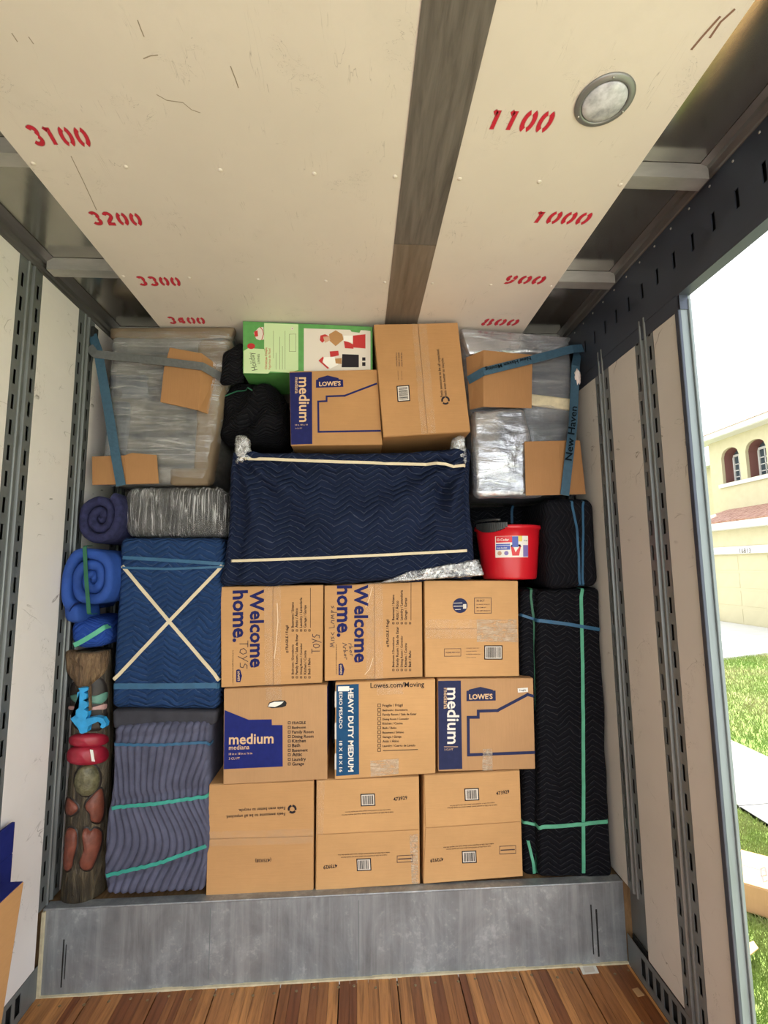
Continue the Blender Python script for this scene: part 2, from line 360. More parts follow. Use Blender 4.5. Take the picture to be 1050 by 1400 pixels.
# floors
floor = struct('floor', MB().box(XL-0.05, XR+0.05, YB, Y0, -0.14, -0.022), M['dark'], 'lower deck of the truck body laid with varnished wooden strips')
x = XL; k = 0
while x < XR-0.008:
    if k % 7 == 6: wd = 0.004                          # open joint between boards
    else:
        wd = random.choice((0.030, 0.034, 0.042, 0.048, 0.052)); wd = min(wd, XR-x)
        box('plank', x+0.0004, x+wd-0.0006, YB, Y0-0.004, -0.022, random.uniform(-0.0012, 0.0), M['plank'], floor)
    x += wd; k += 1
screw_me = MB().lathe([(0.0065, 0), (0.0065, 0.0012), (0.004, 0.0022)], (0, 0, 0), 10)
s0 = None
for i in range(30):
    for yy in (2.225, 1.98):
        p = Vector((XL+0.04+i*0.0845+random.uniform(-0.012, 0.012), yy+random.uniform(-0.012, 0.012), -0.0005))
        if s0 is None: s0 = screw_me.build('screw', M['brass'], floor, smooth=True); s = s0
        else: s = s0.copy(); COL.objects.link(s); s.parent = floor
        s.location = p - wloc(floor)
deck = struct('floor', MB().box(XL-0.05, XR+0.05, Y0+0.004, YF, 0.0, ZS-0.008), M['deckwood'], 'raised front deck carrying the load')
step = struct('wall_step', MB().box(XL, XR, Y0-0.002, Y0+0.003, 0.0, ZS-0.006), M['galv'], 'galvanised steel riser below the load')
box('lip', XL, XR, Y0-0.006, Y0+0.045, ZS-0.010, ZS-0.002, M['galv'], step, 0.003)
for (xx, z0, z1, wd) in ((-1.228, 0.03, 0.21, 0.005), (-1.216, 0.06, 0.19, 0.0025), (1.028, 0.04, 0.24, 0.005), (1.050, 0.03, 0.22, 0.007)):
    box('slot', xx, xx+wd, Y0-0.0035, Y0-0.001, z0, z1, M['dark'], step)
for xx in (-0.63, 0.0):
    box('seam', xx, xx+0.003, Y0-0.0035, Y0-0.001, 0.03, ZS-0.03, M['jamb'], step)
mb = MB(); n = 60
for i in range(n):
    a, b = XL+(XR-XL)*i/n, XL+(XR-XL)*(i+1)/n; h = 0.006+0.006*noise.noise(Vector((i*0.37, 2, 0))); 
    mb.box(a, b, Y0-0.010-h*0.5, Y0-0.0021, 0.0, h if 0.18 < i/n else 0.004)
mb.build('caulk_bead', M['caulk'], step)
box('caulk_bead', XL, XL+0.012, Y0-0.012, Y0-0.0021, 0.0, ZS-0.012, M['caulk'], step)

# left wall
def wall_side(name, sx, X, y0, y1, label):
    s = 1 if sx < 0 else -1            # interior direction
    return s
LWT = 2.978
wl = struct('wall_left', MB().box(XL-0.07, XL-0.055, YB, YF, -0.12, ZR), M['post'], 'left wall of the truck body')
def slotted_post(wall, X, s, yc, z0, z1, side_w=0.046, mid=0.046):
    """hat-shaped post: two slotted flanges and a raised channel between them"""
    root = empty('slotted_post', (X, yc, z0)); root.parent = wall; root.location = Vector((X, yc, z0)) - wloc(wall); WL[root.name] = Vector((X, yc, z0))
    nh = int((z1-z0)/0.1)
    for sg in (-1, 1):
        ya = yc + (mid/2 if sg > 0 else -mid/2-side_w)
        holes = [(0.015, 0.031, 0.028+0.1*i, 0.087+0.1*i) for i in range(nh) if 0.09+0.1*i < z1-z0]
        perf((X, ya, z0), (0, 1, 0), (0, 0, 1), (s, 0, 0), side_w, z1-z0, holes, 0.003, MB()).build('slotted_flange', M['post'], root)
    x1, x0 = X + s*0.006, X - s*0.008
    a, b = yc-mid/2, yc+mid/2
    mb = MB()
    prof = [(x0, a), (x1-s*0.003, a), (x1, a+0.003), (x1, a+0.010), (x1-s*0.010, a+0.014), (x1-s*0.010, b-0.014), (x1, b-0.010), (x1, b-0.003), (x1-s*0.003, b), (x0, b)]
    mb.prism([(p[0], p[1], z0) for p in prof], [(p[0], p[1], z1) for p in prof])
    mb.build('channel', M['post'], root)
    xs = sorted((X-s*0.030, X-s*0.026)); box('dark_cavity', xs[0], xs[1], yc-mid/2-side_w, yc+mid/2+side_w, z0, z1, M['dark'], root)  # near-black sheet stands in for the unlit cavity behind the slots
    return root
PW = 0.138
LP = [2.308, 1.903, 1.495, 1.09, 0.685, 0.28, -0.125, -0.53, -0.935, 2.713]
for y in LP: slotted_post(wl, XL, 1, y, 0.125 if y < Y0 else ZS, LWT)
ys = sorted(LP)
for a, b in zip(ys, ys[1:]):
    box('wall_panel', XL-0.012, XL, a+PW/2+0.001, b-PW/2-0.001, (0.125 if b <= 2.4 else ZS), LWT-0.001, M['wall_paint'], wl, 0.002)
box('wall_panel', XL-0.012, XL, ys[-1]+PW/2, YF, ZS, LWT-0.001, M['wall_paint'], wl, 0.002)
box('wall_panel', XL-0.012, XL, YB, ys[0]-PW/2, 0.125, LWT-0.001, M['wall_paint'], wl, 0.002)
# base rails with upright slots
def base_rail(wall, X, s, ya, yb):
    holes = [(0.03+0.05*i, 0.062+0.05*i, 0.028, 0.10) for i in range(int((yb-ya-0.06)/0.05))]
    perf((X, ya, 0.001), (0, 1, 0), (0, 0, 1), (s, 0, 0), yb-ya, 0.122, holes, 0.003, MB()).build('base_rail', M['post'], wall)
    xs = sorted((X-s*0.030, X-s*0.024)); box('dark_cavity', xs[0], xs[1], ya, yb, 0.001, 0.122, M['dark'], wall)  # dark sheet paints the shade inside the rail
base_rail(wl, XL, 1, YB, Y0-0.012)
# left top rail: sloping cover from the wall top to the roof
def top_rail(wall, X, s, z0):
    prof = [(X-s*0.03, z0), (X+s*0.004, z0), (X+s*0.006, z0+0.012), (X+s*0.014, z0+0.016), (X+s*0.016, z0+0.036), (X+s*0.030, z0+0.042), (X+s*0.055, ZR-0.002), (X-s*0.03, ZR-0.002)]
    MB().prism([(p[0], YB, p[1]) for p in prof], [(p[0], YF, p[1]) for p in prof]).build('top_rail', M['rail'], wall)
top_rail(wl, XL, 1, LWT)

# right wall
wr = struct('wall_right', MB().box(XR+0.034, XR+0.040, YJ, YF, -0.12, ZR).box(XR+0.034, XR+0.040, YB, YJ, 2.735, ZR).box(XR+0.034, XR+0.040, YB, YD, -0.12, 2.735), M['post'], 'right wall of the truck body with a side door opening')
RWT = 2.70
RP = [1.822, 2.165, 2.57]
for y in RP: slotted_post(wr, XR, -1, y, 0.125 if y < 2.1 else ZS+0.0, 2.745 if y < 2.1 else 2.77, 0.040, 0.044)
hw = 0.062
box('wall_panel', XR, XR+0.012, YJ+0.014, RP[0]-hw-0.001, 0.13, RWT-0.02, M['wall_paint_shaded'], wr, 0.002)
box('wall_panel', XR, XR+0.012, RP[0]+hw+0.001, RP[1]-hw-0.001, 0.13, RWT+0.03, M['wall_paint_shaded'], wr, 0.002)
box('wall_panel', XR, XR+0.012, RP[1]+hw+0.001, RP[2]-hw-0.001, ZS, RWT+0.07, M['wall_paint_shaded'], wr, 0.002)
box('wall_panel', XR, XR+0.012, RP[2]+hw+0.001, YF, ZS, RWT+0.07, M['wall_paint_shaded'], wr, 0.002)
box('wall_panel', XR, XR+0.012, YB, YD, 0.13, RWT+0.03, M['wall_paint_shaded'], wr, 0.002)
base_rail(wr, XR, -1, YJ, Y0-0.012)
# slotted header plate along the top of the right wall, over the door too
hl = [((-0.8+0.1*i)-YB-0.008, (-0.8+0.1*i)-YB+0.008, 0.104, 0.168) for i in range(0, 42)]
perf((XR-0.004, YB, 2.722), (0, 1, 0), (0, 0, 1), (-1, 0, 0), YF-YB, 0.285, [(a+0.0, b, c, d) for a, b, c, d in hl], 0.004, MB()).build('header_plate', M['header'], wr)
box('dark_cavity', XR+0.02, XR+0.024, YB, YF, 2.74, 3.0, M['dark'], wr)  # dark sheet paints the shade behind the header slots
box('header_strip', XR-0.002, XR+0.03, YJ-0.01, YF, 2.660, 2.722, M['header'], wr)
box('header_flange', XR-0.006, XR+0.040, YD, YJ, 2.716, 2.722, M['header'], wr)
pr = [(XR+0.03, 3.007), (XR-0.008, 3.007), (XR-0.012, 3.012), (XR-0.030, 3.018), (XR-0.034, 3.028), (XR-0.055, ZR-0.002), (XR+0.03, ZR-0.002)]
MB().prism([(p[0], YB, p[1]) for p in pr], [(p[0], YF, p[1]) for p in pr]).build('top_rail', M['rail'], wr)
r0 = None
for i in range(34):
    y = -0.6+0.1*i
    if r0 is None: r0 = MB().ball((XR-0.0045, y, 2.985), 0.003, 0.0045, 0.0045, 8, 6).build('rivet', M['screw'], wr, smooth=True); ry = y
    else: r = r0.copy(); COL.objects.link(r); r.parent = wr; r.location = r0.location + Vector((0, y-ry, 0))
# galvanised door jamb
door = struct('door_1', MB().box(XR-0.002, XR+0.042, YJ-0.006, YJ, -0.12, 2.718), M['jamb'], 'galvanised jamb of the open side door')
box('jamb_edge', XR-0.010, XR+0.002, YJ-0.008, YJ+0.013, 0.0, 2.66, M['header'], door, 0.003)
box('jamb_seal', XR+0.028, XR+0.040, YJ-0.014, YJ-0.006, -0.10, 2.70, M['jamb'], door, 0.003)
box('sill', XR-0.004, XR+0.045, YD, YJ-0.014, -0.12, -0.002, M['jamb'], door, 0.003)
wf = struct('wall_front', MB().box(XL-0.05, XR+0.05, YF, YF+0.03, 0, ZR), M['wall_paint'], 'front bulkhead behind the load')

# ceiling
ceil_ = struct('ceiling', MB().box(XL-0.07, XR+0.07, YB, YF, ZR, ZR+0.02), M['roof'], 'aluminium roof with cream painted plywood lining boards')
CA, CB, CC, CD = -1.000, 0.146, 0.3095, 0.881
box('ceiling_panel', CA, CB+0.005, YB, 3.5, ZC, ZC+0.012, M['ceil_paint'], ceil_)
box('ceiling_panel', CC-0.005, CD, YB, 3.5, ZC, ZC+0.012, M['ceil_paint'], ceil_)
box('centre_strip', CB, CC, YB, 1.70, ZC-0.0025, ZC-0.0002, M['strip'], ceil_)
box('centre_strip', CB, CC, 1.703, 3.5, ZC-0.0022, ZC-0.0002, M['strip2'], ceil_)
for y in (-0.89, -0.32, 0.25, 0.82, 1.39, 1.965, 2.54, 3.1):
    pr = [(y-0.022, 2.992), (y+0.030, 2.992), (y+0.030, 2.997), (y-0.017, 2.997), (y-0.017, ZR+0.006), (y-0.022, ZR+0.006)]
    MB().prism([(XL+0.03, p[0], p[1]-0.008) for p in pr], [(XR-0.03, p[0], p[1]-0.008) for p in pr]).build('roof_bow', M['bow'], ceil_)
c0 = None
for y in (0.82, 1.385, 1.953):
    for xx in (-0.98, -0.706, -0.42, -0.13, 0.125, 0.333, 0.592, 0.862):
        if c0 is None: c0 = MB().ball((xx, y, ZC-0.0005), 0.0075, 0.0075, 0.003, 10, 6).build('screw', M['ceil_paint'], ceil_, smooth=True); cb = Vector((xx, y, 0))
        else: c = c0.copy(); COL.objects.link(c); c.parent = ceil_; c.location = c0.location + Vector((xx, y, 0)) - cb

# stencilled numbers
def arc(cx, cy, rx, ry, a0, a1, n=14): return [(cx+rx*math.cos(math.radians(a0+(a1-a0)*i/n)), cy+ry*math.sin(math.radians(a0+(a1-a0)*i/n))) for i in range(n+1)]
DIG = {
 '0': [arc(.27, .5, .22, .40, 101, 259), arc(.35, .5, .22, .40, -79, 79)],
 '1': [[(.10, .78), (.24, .90)], [(.32, .93), (.32, .06)]],
 '2': [arc(.30, .70, .22, .21, 165, -35)+[(.34, .42), (.16, .20)], [(.06, .09), (.58, .09)]],
 '3': [arc(.29, .71, .22, .20, 150, -62), arc(.29, .28, .25, .21, 58, -150)],
 '4': [[(.42, .04), (.42, .93)], [(.04, .30), (.30, .30)], [(.05, .42), (.30, .86)], [(.52, .30), (.62, .30)]],
 '8': [arc(.27, .73, .17, .17, 101, 259), arc(.35, .73, .17, .17, -79, 79), arc(.26, .26, .20, .20, 101, 259), arc(.36, .26, .20, .20, -79, 79)],
 '9': [arc(.27, .67, .19, .24, 110, 262), arc(.33, .67, .19, .24, -40, 68), [(.50, .46), (.40, .18), (.22, .08), (.08, .12)]],
}
t = NT('red_spray_paint'); at = t.n('ShaderNodeAttribute', attribute_name='fade')
sp = t.noise(t.coord(), 260, 3, 0.7)
al = t.math('MULTIPLY', at.outputs['Fac'], t.math('ADD', 0.35, t.math('MULTIPLY', sp, 1.5)), clamp=True)
tr = t.n('ShaderNodeBsdfTransparent'); mx = t.n('ShaderNodeMixShader'); t.lk(al, mx.inputs[0]); t.lk(tr.outputs[0], mx.inputs[1]); t.lk(t.b.outputs[0], mx.inputs[2]); t.lk(mx.outputs[0], t.out.inputs[0])
t.col((0.52, 0.012, 0.035)); t.par(0.6); M['spray'] = t.m
def strokes(name, segs, to3d, wid, mat, parent, halo=0.0):
    """polylines in 2-D swept to ribbons; with a faded rim when halo > 0"""
    V, F, A = [], [], []
    lay = [(-wid-halo, 0.0), (-wid, 0.9), (0, 1.0), (wid, 0.9), (wid+halo, 0.0)] if halo else [(-wid, 1.0), (wid, 1.0)]
    for pl in segs:
        n0 = len(V); m = len(pl)
        for i, p in enumerate(pl):
            a = pl[max(i-1, 0)]; b = pl[min(i+1, m-1)]; d = Vector((b[0]-a[0], b[1]-a[1])).normalized(); nn = Vector((-d.y, d.x))
            for off, al in lay: V.append(to3d(p[0]+nn.x*off, p[1]+nn.y*off, len(F)*1e-8)); A.append(al)
        L = len(lay)
        for i in range(m-1):
            for j in range(L-1): F.append((n0+i*L+j, n0+(i+1)*L+j, n0+(i+1)*L+j+1, n0+i*L+j+1))
    o = mk(name, V, F, mat, parent)
    at = o.data.attributes.new('fade', 'FLOAT', 'POINT'); at.data.foreach_set('value', A)
    return o
for txt, x0, x1, y0, y1 in (('3100', -.925, -.765, 1.254, 1.318), ('3200', -.930, -.760, 1.580, 1.644), ('3300', -.933, -.758, 1.950, 2.016), ('3400', -.930, -.755, 2.278, 2.344),
                            ('1100', .372, .548, 1.146, 1.212), ('1000', .634, .835, 1.510, 1.572), ('900', .648, .815, 1.880, 1.942), ('800', .645, .820, 2.238, 2.305)):
    segs = []; adv = 0.90
    for i, ch in enumerate(txt): segs += [[(p[0]+i*adv, p[1]) for p in s] for s in DIG[ch]]
    W = len(txt)*adv-0.25; sc = (x1-x0)/W; hh = (y1-y0)
    strokes('painted_number', segs, lambda a, b, e: (x0+(a+(b-0.5)*0.16)*sc, y1-b*hh+a*0.0, ZC-0.0006-e), 0.082, M['spray'], ceil_, 0.07)
# long scratches on the lining
for pts in (((1005, 12), (985, 30), (970, 52)), ((985, 22), (960, 50), (945, 68))):
    q = [onz(a, b, ZC) for a, b in pts]
    strokes('scratch', [[(p.x, p.y) for p in q]], lambda a, b, e: (a, b, ZC-0.0005), 0.003, plain('scratch_mark', (0.22, 0.12, 0.08), 0.8), ceil_)
for pts in (((188, 27), (192, 38), (197, 50)), ((214, 129), (228, 137), (250, 140), (262, 150), (274, 154)), ((97, 213), (115, 250), (132, 287)), ((16, 45), (24, 57)), ((39, 50), (46, 60)), ((196, 80), (206, 76), (216, 75)), ((315, 90), (322, 108), (326, 120))):
    q = [onz(a, b, ZC) for a, b in pts]
    strokes('scratch', [[(p.x, p.y) for p in q]], lambda a, b, e: (a, b, ZC-0.0005), 0.0013, plain('scuff_mark', (0.30, 0.25, 0.18), 0.8), ceil_)
# round ceiling lamp
LC = Vector((0.664, 1.110, ZC))
lamp = empty('ceiling_light', LC, 'round ceiling light with grey metal ring and frosted lens beside the red 1100', 'ceiling light')
MB().lathe([(0.060, 0), (0.0745, 0), (0.0755, -0.003), (0.072, -0.006), (0.062, -0.009), (0.0585, -0.008), (0.0575, -0.004), (0.060, 0)], LC, 40, cap=False).build('rim', plain('dull_lamp_ring', (0.24, 0.245, 0.24), 0.42, 0.55), lamp, smooth=True)
t = NT('frosted_lens'); f = t.noise(t.coord(), 22, 4, 0.6); t.col(t.ramp(f, [(0.38, (0.33, 0.34, 0.36)), (0.62, (0.62, 0.63, 0.66))])); t.par(0.25); M['lens'] = t.m
MB().lathe([(0.058, -0.003), (0.055, -0.009), (0.042, -0.014), (0.022, -0.017), (0.002, -0.018)], LC, 36).build('lens', M['lens'], lamp, smooth=True)
for a in (20, 140, 260):
    MB().ball(LC+Vector((0.067*math.cos(math.radians(a)), 0.067*math.sin(math.radians(a)), -0.008)), 0.0035, 0.0035, 0.002, 8, 5).build('screw', M['screw'], lamp, smooth=True)

# ------------------------------------------------------------------ printing
def frame(p0, p1, Y):
    a, b = ony(*p0, Y), ony(*p1, Y); d = Vector((b.x-a.x, b.z-a.z)); return a, d
TXT = {}
def text2d(s, bold):
    if (s, bold) in TXT: return TXT[(s, bold)]
    cu = bpy.data.curves.new('t', 'FONT'); cu.body = s; cu.resolution_u = 2; cu.offset = bold; cu.fill_mode = 'FRONT'
    ob = bpy.data.objects.new('t', cu); COL.objects.link(ob); dg = bpy.context.evaluated_depsgraph_get()
    me = bpy.data.meshes.new_from_object(ob.evaluated_get(dg)); v = [(p.co.x, p.co.y) for p in me.vertices]; f = [tuple(p.vertices) for p in me.polygons]
    bpy.data.objects.remove(ob); bpy.data.curves.remove(cu); bpy.data.meshes.remove(me)
    x0 = min(p[0] for p in v); x1 = max(p[0] for p in v)
    TXT[(s, bold)] = ([(p[0]-x0, p[1]) for p in v], f, x1-x0); return TXT[(s, bold)]
def text(s, p0, p1, Y, mat, parent, bold=0.0, hs=1.0, eps=0.0013, name='printed_text', fit=True):
    v, f, wd = text2d(s, bold); a, d = frame(p0, p1, Y); sc = d.length/wd; e = d.normalized(); up = Vector((-e.y, e.x))
    return mk(name, [(a.x+e.x*p[0]*sc+up.x*p[1]*sc*hs, Y-eps, a.z+e.y*p[0]*sc+up.y*p[1]*sc*hs) for p in v], f, mat, parent)
def patch(pts, Y, mat, parent, eps=0.0008, name='printed_patch'):
    return MB().poly([(q.x, Y-eps, q.z) for q in (ony(*p, Y) for p in pts)][::-1]).build(name, mat, parent)
def rects(lst, Y, mat, parent, eps=0.0012, name='printed_mark'):
    mb = MB()
    for pts in lst: mb.poly([(q.x, Y-eps, q.z) for q in (ony(*p, Y) for p in pts)][::-1])
    return mb.build(name, mat, parent)
def pline(pts, wpx, Y, mat, parent, eps=0.0012, name='printed_line', closed=False):
    q = [ony(*p, Y) for p in pts]; q = [(p.x, p.z) for p in q]
    wd = wpx*Y/FPX/2; mb = MB(); m = len(q)
    for i in range(m if closed else m-1):
        a, b = Vector(q[i]), Vector(q[(i+1) % m]); d = (b-a).normalized(); nn = Vector((-d.y, d.x))*wd; a = a-d*wd; b = b+d*wd
        mb.quad(*[(v.x, Y-eps-i*1e-6, v.y) for v in (a-nn, b-nn, b+nn, a+nn)])
    return mb.build(name, mat, parent)
def lerp2(a, b, t): return (a[0]+(b[0]-a[0])*t, a[1]+(b[1]-a[1])*t)
def barcode(c, wpx, hpx, ang, Y, parent, framecol='black_ink'):
    ca, sa = math.cos(math.radians(ang)), math.sin(math.radians(ang))
    P = lambda a, b: (c[0]+a*ca-b*sa, c[1]+a*sa+b*ca)
    hw, hh = wpx/2, hpx/2
    patch([P(-hw, -hh), P(hw, -hh), P(hw, hh), P(-hw, hh)], Y, M[framecol], parent, 0.0007, 'barcode_frame')
    t_ = 1.4; pl = patch([P(-hw+t_, -hh+t_), P(hw-t_, -hh+t_), P(hw-t_, hh-t_), P(-hw+t_, hh-t_)], Y, M['print_pale'], parent, 0.0010, 'barcode_field')
    rnd = random.Random(int(c[0]*7+c[1])); lst = []; x = -hw+t_+1.5
    while x < hw-t_-2:
        w_ = rnd.choice((0.5, 0.8, 1.1)); lst.append([P(x, -hh+t_+1.2), P(x+w_, -hh+t_+1.2), P(x+w_, hh-t_-1.2), P(x, hh-t_-1.2)]); x += w_+rnd.choice((0.5, 0.8))
    rects(lst, Y, M[framecol], parent, 0.0013, 'barcode_bars')
def recycle(c, r, Y, parent, rot=0):
    for k in range(3):
        a0 = rot+k*120; pts = []
        for i in range(6): a = math.radians(a0+i*14); pts.append((c[0]+r*math.cos(a), c[1]-r*math.sin(a)))
        pline(pts, r*0.55, Y, M['black_ink'], parent, name='recycling_arrow')

# ------------------------------------------------------------------ cartons
def carton(corners, Y, D, label, mat='card', seam=None, seam_dir='h', group='moving boxes', flaps=True):
    """corners TL,TR,BR,BL in the photograph; the front lies in the plane y=Y"""
    q = [ony(*p, Y) for p in corners]
    base = (q[2]+q[3])/2; root = empty('cardboard_box', (base.x, Y+D/2, min(q[2].z, q[3].z)), label, 'box', group)
    yf = Y+0.0045 if flaps else Y
    MB().prism([(p.x, yf, p.z) for p in (q[3], q[2], q[1], q[0])], [(p.x, Y+D, p.z) for p in (q[3], q[2], q[1], q[0])]).build('carton_body', M[mat], root, bevel=0.004)
    if flaps:
        a, b = seam          # seam end points (px)
        a3, b3 = ony(*a, Y), ony(*b, Y); g = 0.0019
        I = lambda p, c: p + (c-p).normalized()*0.003
        cen = (q[0]+q[1]+q[2]+q[3])/4
        if seam_dir == 'h': parts = [(q[0], q[1], b3+Vector((0, 0, g)), a3+Vector((0, 0, g))), (a3-Vector((0, 0, g)), b3-Vector((0, 0, g)), q[2], q[3])]
        else: parts = [(q[0], a3-Vector((g, 0, 0)), b3-Vector((g, 0, 0)), q[3]), (a3+Vector((g, 0, 0)), q[1], q[2], b3+Vector((g, 0, 0)))]
        for pq in parts:
            fr = [I(p, cen) for p in pq]
            MB().prism([(p.x, Y, p.z) for p in reversed(fr)], [(p.x, Y+0.004, p.z) for p in reversed(fr)]).build('flap', M[mat], root, bevel=0.0012)
    return root
LISTA = ['Bedroom / Dormitorio', 'Family Room / Sala de Estar', 'Dining Room / Comedor', 'Kitchen / Cocina', 'Bath / Ba\u00f1o']
LISTB = ['Basement / S\u00f3tano', 'Attic / \u00c1tico', 'Laundry / Lavander\u00eda', 'Garage / Garaje']
YB1, YB2, YB3 = 2.318, 2.300, 2.306
# bottom row
A = carton([(285.5, 1073), (429, 1067), (428.5, 1217.5), (281, 1225.5)], YB3, 0.46, 'bottom row brown box under the blue medium box, with upside-down recycling print', 'card', ((283, 1147), (429, 1143)))
tape_h = lambda root, a, b, w_, Y, mat='tape': patch([(a[0], a[1]-w_/2), (b[0], b[1]-w_/2), (b[0], b[1]+w_/2), (a[0], a[1]+w_/2)], Y, M[mat], root, 0.0005, 'tape')
tape_h(A, (284, 1147), (428, 1143), 20, YB3)
text('Feels awesome to be all unpacked.', (390, 1110.5), (309, 1115), YB3, M['black_ink'], A, 0.012)
text('Feels even better to recycle.', (390, 1102.5), (326, 1106), YB3, M['black_ink'], A, 0.012)
recycle((399.5, 1106), 4.6, YB3, A)
text('(475928)', (371, 1173.5), (349, 1174.5), YB3, M['black_ink'], A, 0.01)
def barbox(corn, seam, lab, bx, mat):
    r = carton(corn, YB3, 0.46, lab, mat, seam); (c1, c2, n1, n2, t1, t2, fb) = bx
    barcode(c1, 20, 17, -2.5, YB3, r); barcode(c2, 20, 17, -2.5, YB3, r)
    text('473929', *n1, YB3, M['black_ink'], r, 0.02); text('473929', *n2, YB3, M['black_ink'], r, 0.02)
    for (a, b) in t1: text('made in the USA of recycled board, please reuse and recycle this box', a, b, YB3, M['black_ink'], r, 0.008)
    for (a, b) in t2: text('made in the USA of recycled board, please reuse and recycle this box', a, b, YB3, M['black_ink'], r, 0.008)
    pline([(fb[0], fb[1]), (fb[2], fb[1]-1.2), (fb[2], fb[3]-1.2), (fb[0], fb[3])], 0.7, YB3, M['marker'], r, closed=True, name='printed_stamp')
    pline([(fb[0]+2, (fb[1]+fb[3])/2), (fb[2]-2, (fb[1]+fb[3])/2-1)], 1.3, YB3, M['marker'], r, name='printed_stamp')
    return r
B = barbox([(432.5, 1066.5), (573, 1061), (574.5, 1209), (431, 1218)], ((433, 1141), (573.5, 1134)), 'middle box of the bottom row, two framed barcodes, tape torn at its right edge',
    ((503, 1093.5), (497.5, 1182), ((538, 1095), (557, 1092.5)), ((461, 1181), (442, 1183.5)), [((534, 1106), (472, 1109.5)), ((538, 1109.2), (467, 1113.5))], [((533, 1164.5), (462, 1168)), ((529, 1168), (466, 1171.5))], (543, 1170, 564, 1179)), 'card2')
patch([(560, 1141), (571, 1140), (572, 1208), (563, 1208.5)], YB3, M['tape_shiny'], B, 0.0006, 'tape')
patch([(433, 1067), (444, 1066.5), (442, 1140), (433, 1141)], YB3, M['tape'], B, 0.0006, 'tape')
C = barbox([(579.5, 1059.5), (711, 1053), (715.5, 1198.5), (578.6, 1209)], ((581, 1132), (712.5, 1123)), 'rightmost box of the bottom row beside the tall black blanket bundle',
    ((645, 1086), (641.5, 1171.5), ((678.5, 1087), (696.5, 1084)), ((606, 1172), (588, 1174.5)), [((676, 1096.5), (615, 1101)), ((679.5, 1099.5), (611.5, 1104)) ], [((675, 1152.5), (606, 1157.8)), ((671, 1156), (610, 1160.5))], (683, 1157, 705, 1167.5)), 'card2')
# middle row
Dx = carton([(306, 942), (447, 936.2), (447.5, 1065.5), (305, 1073)], YB2, 0.42, 'middle row box with large blue medium panel and an oval hand hole', 'card3', flaps=False)
patch([(307, 970.7), (340, 984), (371.5, 983.4), (371.7, 991.2), (386.4, 991.2), (386.6, 1047.8), (306, 1051.6)], YB2, M['blue_ink'], Dx)
text('medium', (313, 1017.5), (374, 1015.8), YB2, M['card_ink'], Dx, 0.018, 1.0)
text('mediana', (313, 1025), (341, 1024), YB2, M['card_ink'], Dx, 0.008)
text('18 in x 18 in x 16 in', (313, 1032.2), (345, 1031), YB2, M['card_ink'], Dx, 0.004)
text('3 CU FT', (313, 1038.6), (328, 1038), YB2, M['card_ink'], Dx, 0.004)
for i, s_ in enumerate(['FRAGILE', 'Bedroom', 'Family Room', 'Dining Room', 'Kitchen', 'Bath', 'Basement', 'Attic', 'Laundry', 'Garage']):
    y = 990.2+i*6.25; text(s_, (399.4, y), (399.4+len(s_)*2.62+0.5, y-0.6), YB2, M['black_ink'], Dx, 0.02)
    pline([(394, y-3.6), (397, y-3.7), (397, y-0.6), (394, y-0.5)], 0.7, YB2, M['black_ink'], Dx, closed=True, name='printed_circle')
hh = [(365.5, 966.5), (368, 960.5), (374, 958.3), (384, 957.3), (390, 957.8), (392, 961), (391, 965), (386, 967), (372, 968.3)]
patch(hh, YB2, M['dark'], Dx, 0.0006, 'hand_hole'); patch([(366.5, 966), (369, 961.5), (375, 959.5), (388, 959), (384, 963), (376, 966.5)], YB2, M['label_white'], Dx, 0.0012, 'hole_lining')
patch([(363, 940.5), (385, 939.5), (385.5, 957), (363.5, 958)], YB2, M['tape'], Dx, 0.0005, 'tape')
box('printed_side', *(lambda q: (q.x-0.003, q.x+0.0006, YB2+0.006, YB2+0.40))(ony(447.3, 1000, YB2)), ony(447, 1060, YB2).z, ony(447, 940, YB2).z, M['navy_ink'], Dx)
Ex = carton([(458.5, 933.5), (595, 928.3), (595.5, 1057.5), (457.5, 1066)], YB2-0.004, 0.42, 'middle row box with teal heavy duty stripe down its left edge', 'card2', flaps=False)
YE = YB2-0.004
patch([(459.8, 936.5), (490.5, 935), (491, 1058.5), (459.5, 1061)], YE, M['teal_ink'], Ex)
rects([[(457.8, 945), (459.9, 945), (459.9, 967), (457.8, 967)], [(457.7, 988), (459.9, 988), (459.9, 1010.5), (457.7, 1010.5)], [(457.6, 1030), (459.9, 1030), (459.9, 1052), (457.6, 1052)]], YE, M['print_pale'], Ex)
text('HEAVY DUTY MEDIUM', (476.2, 941), (476.2, 1055), YE, M['white_ink'], Ex, 0.03, 0.92)
text('MEDIO PESADO', (463.8, 940), (463.8, 996), YE, M['white_ink'], Ex, 0.012, 0.8)
text('18 X 18 X 16', (463.8, 1013), (463.8, 1055.5), YE, M['white_ink'], Ex, 0.012, 0.8)
patch([(462.3, 938.4), (477.5, 938), (477.3, 944.8), (462.2, 945)], YE, M['label_white'], Ex, 0.0018, 'sticker')
text('Lowes.com/Moving', (506.5, 940.5), (580, 938.6), YE, M['black_ink'], Ex, 0.012)
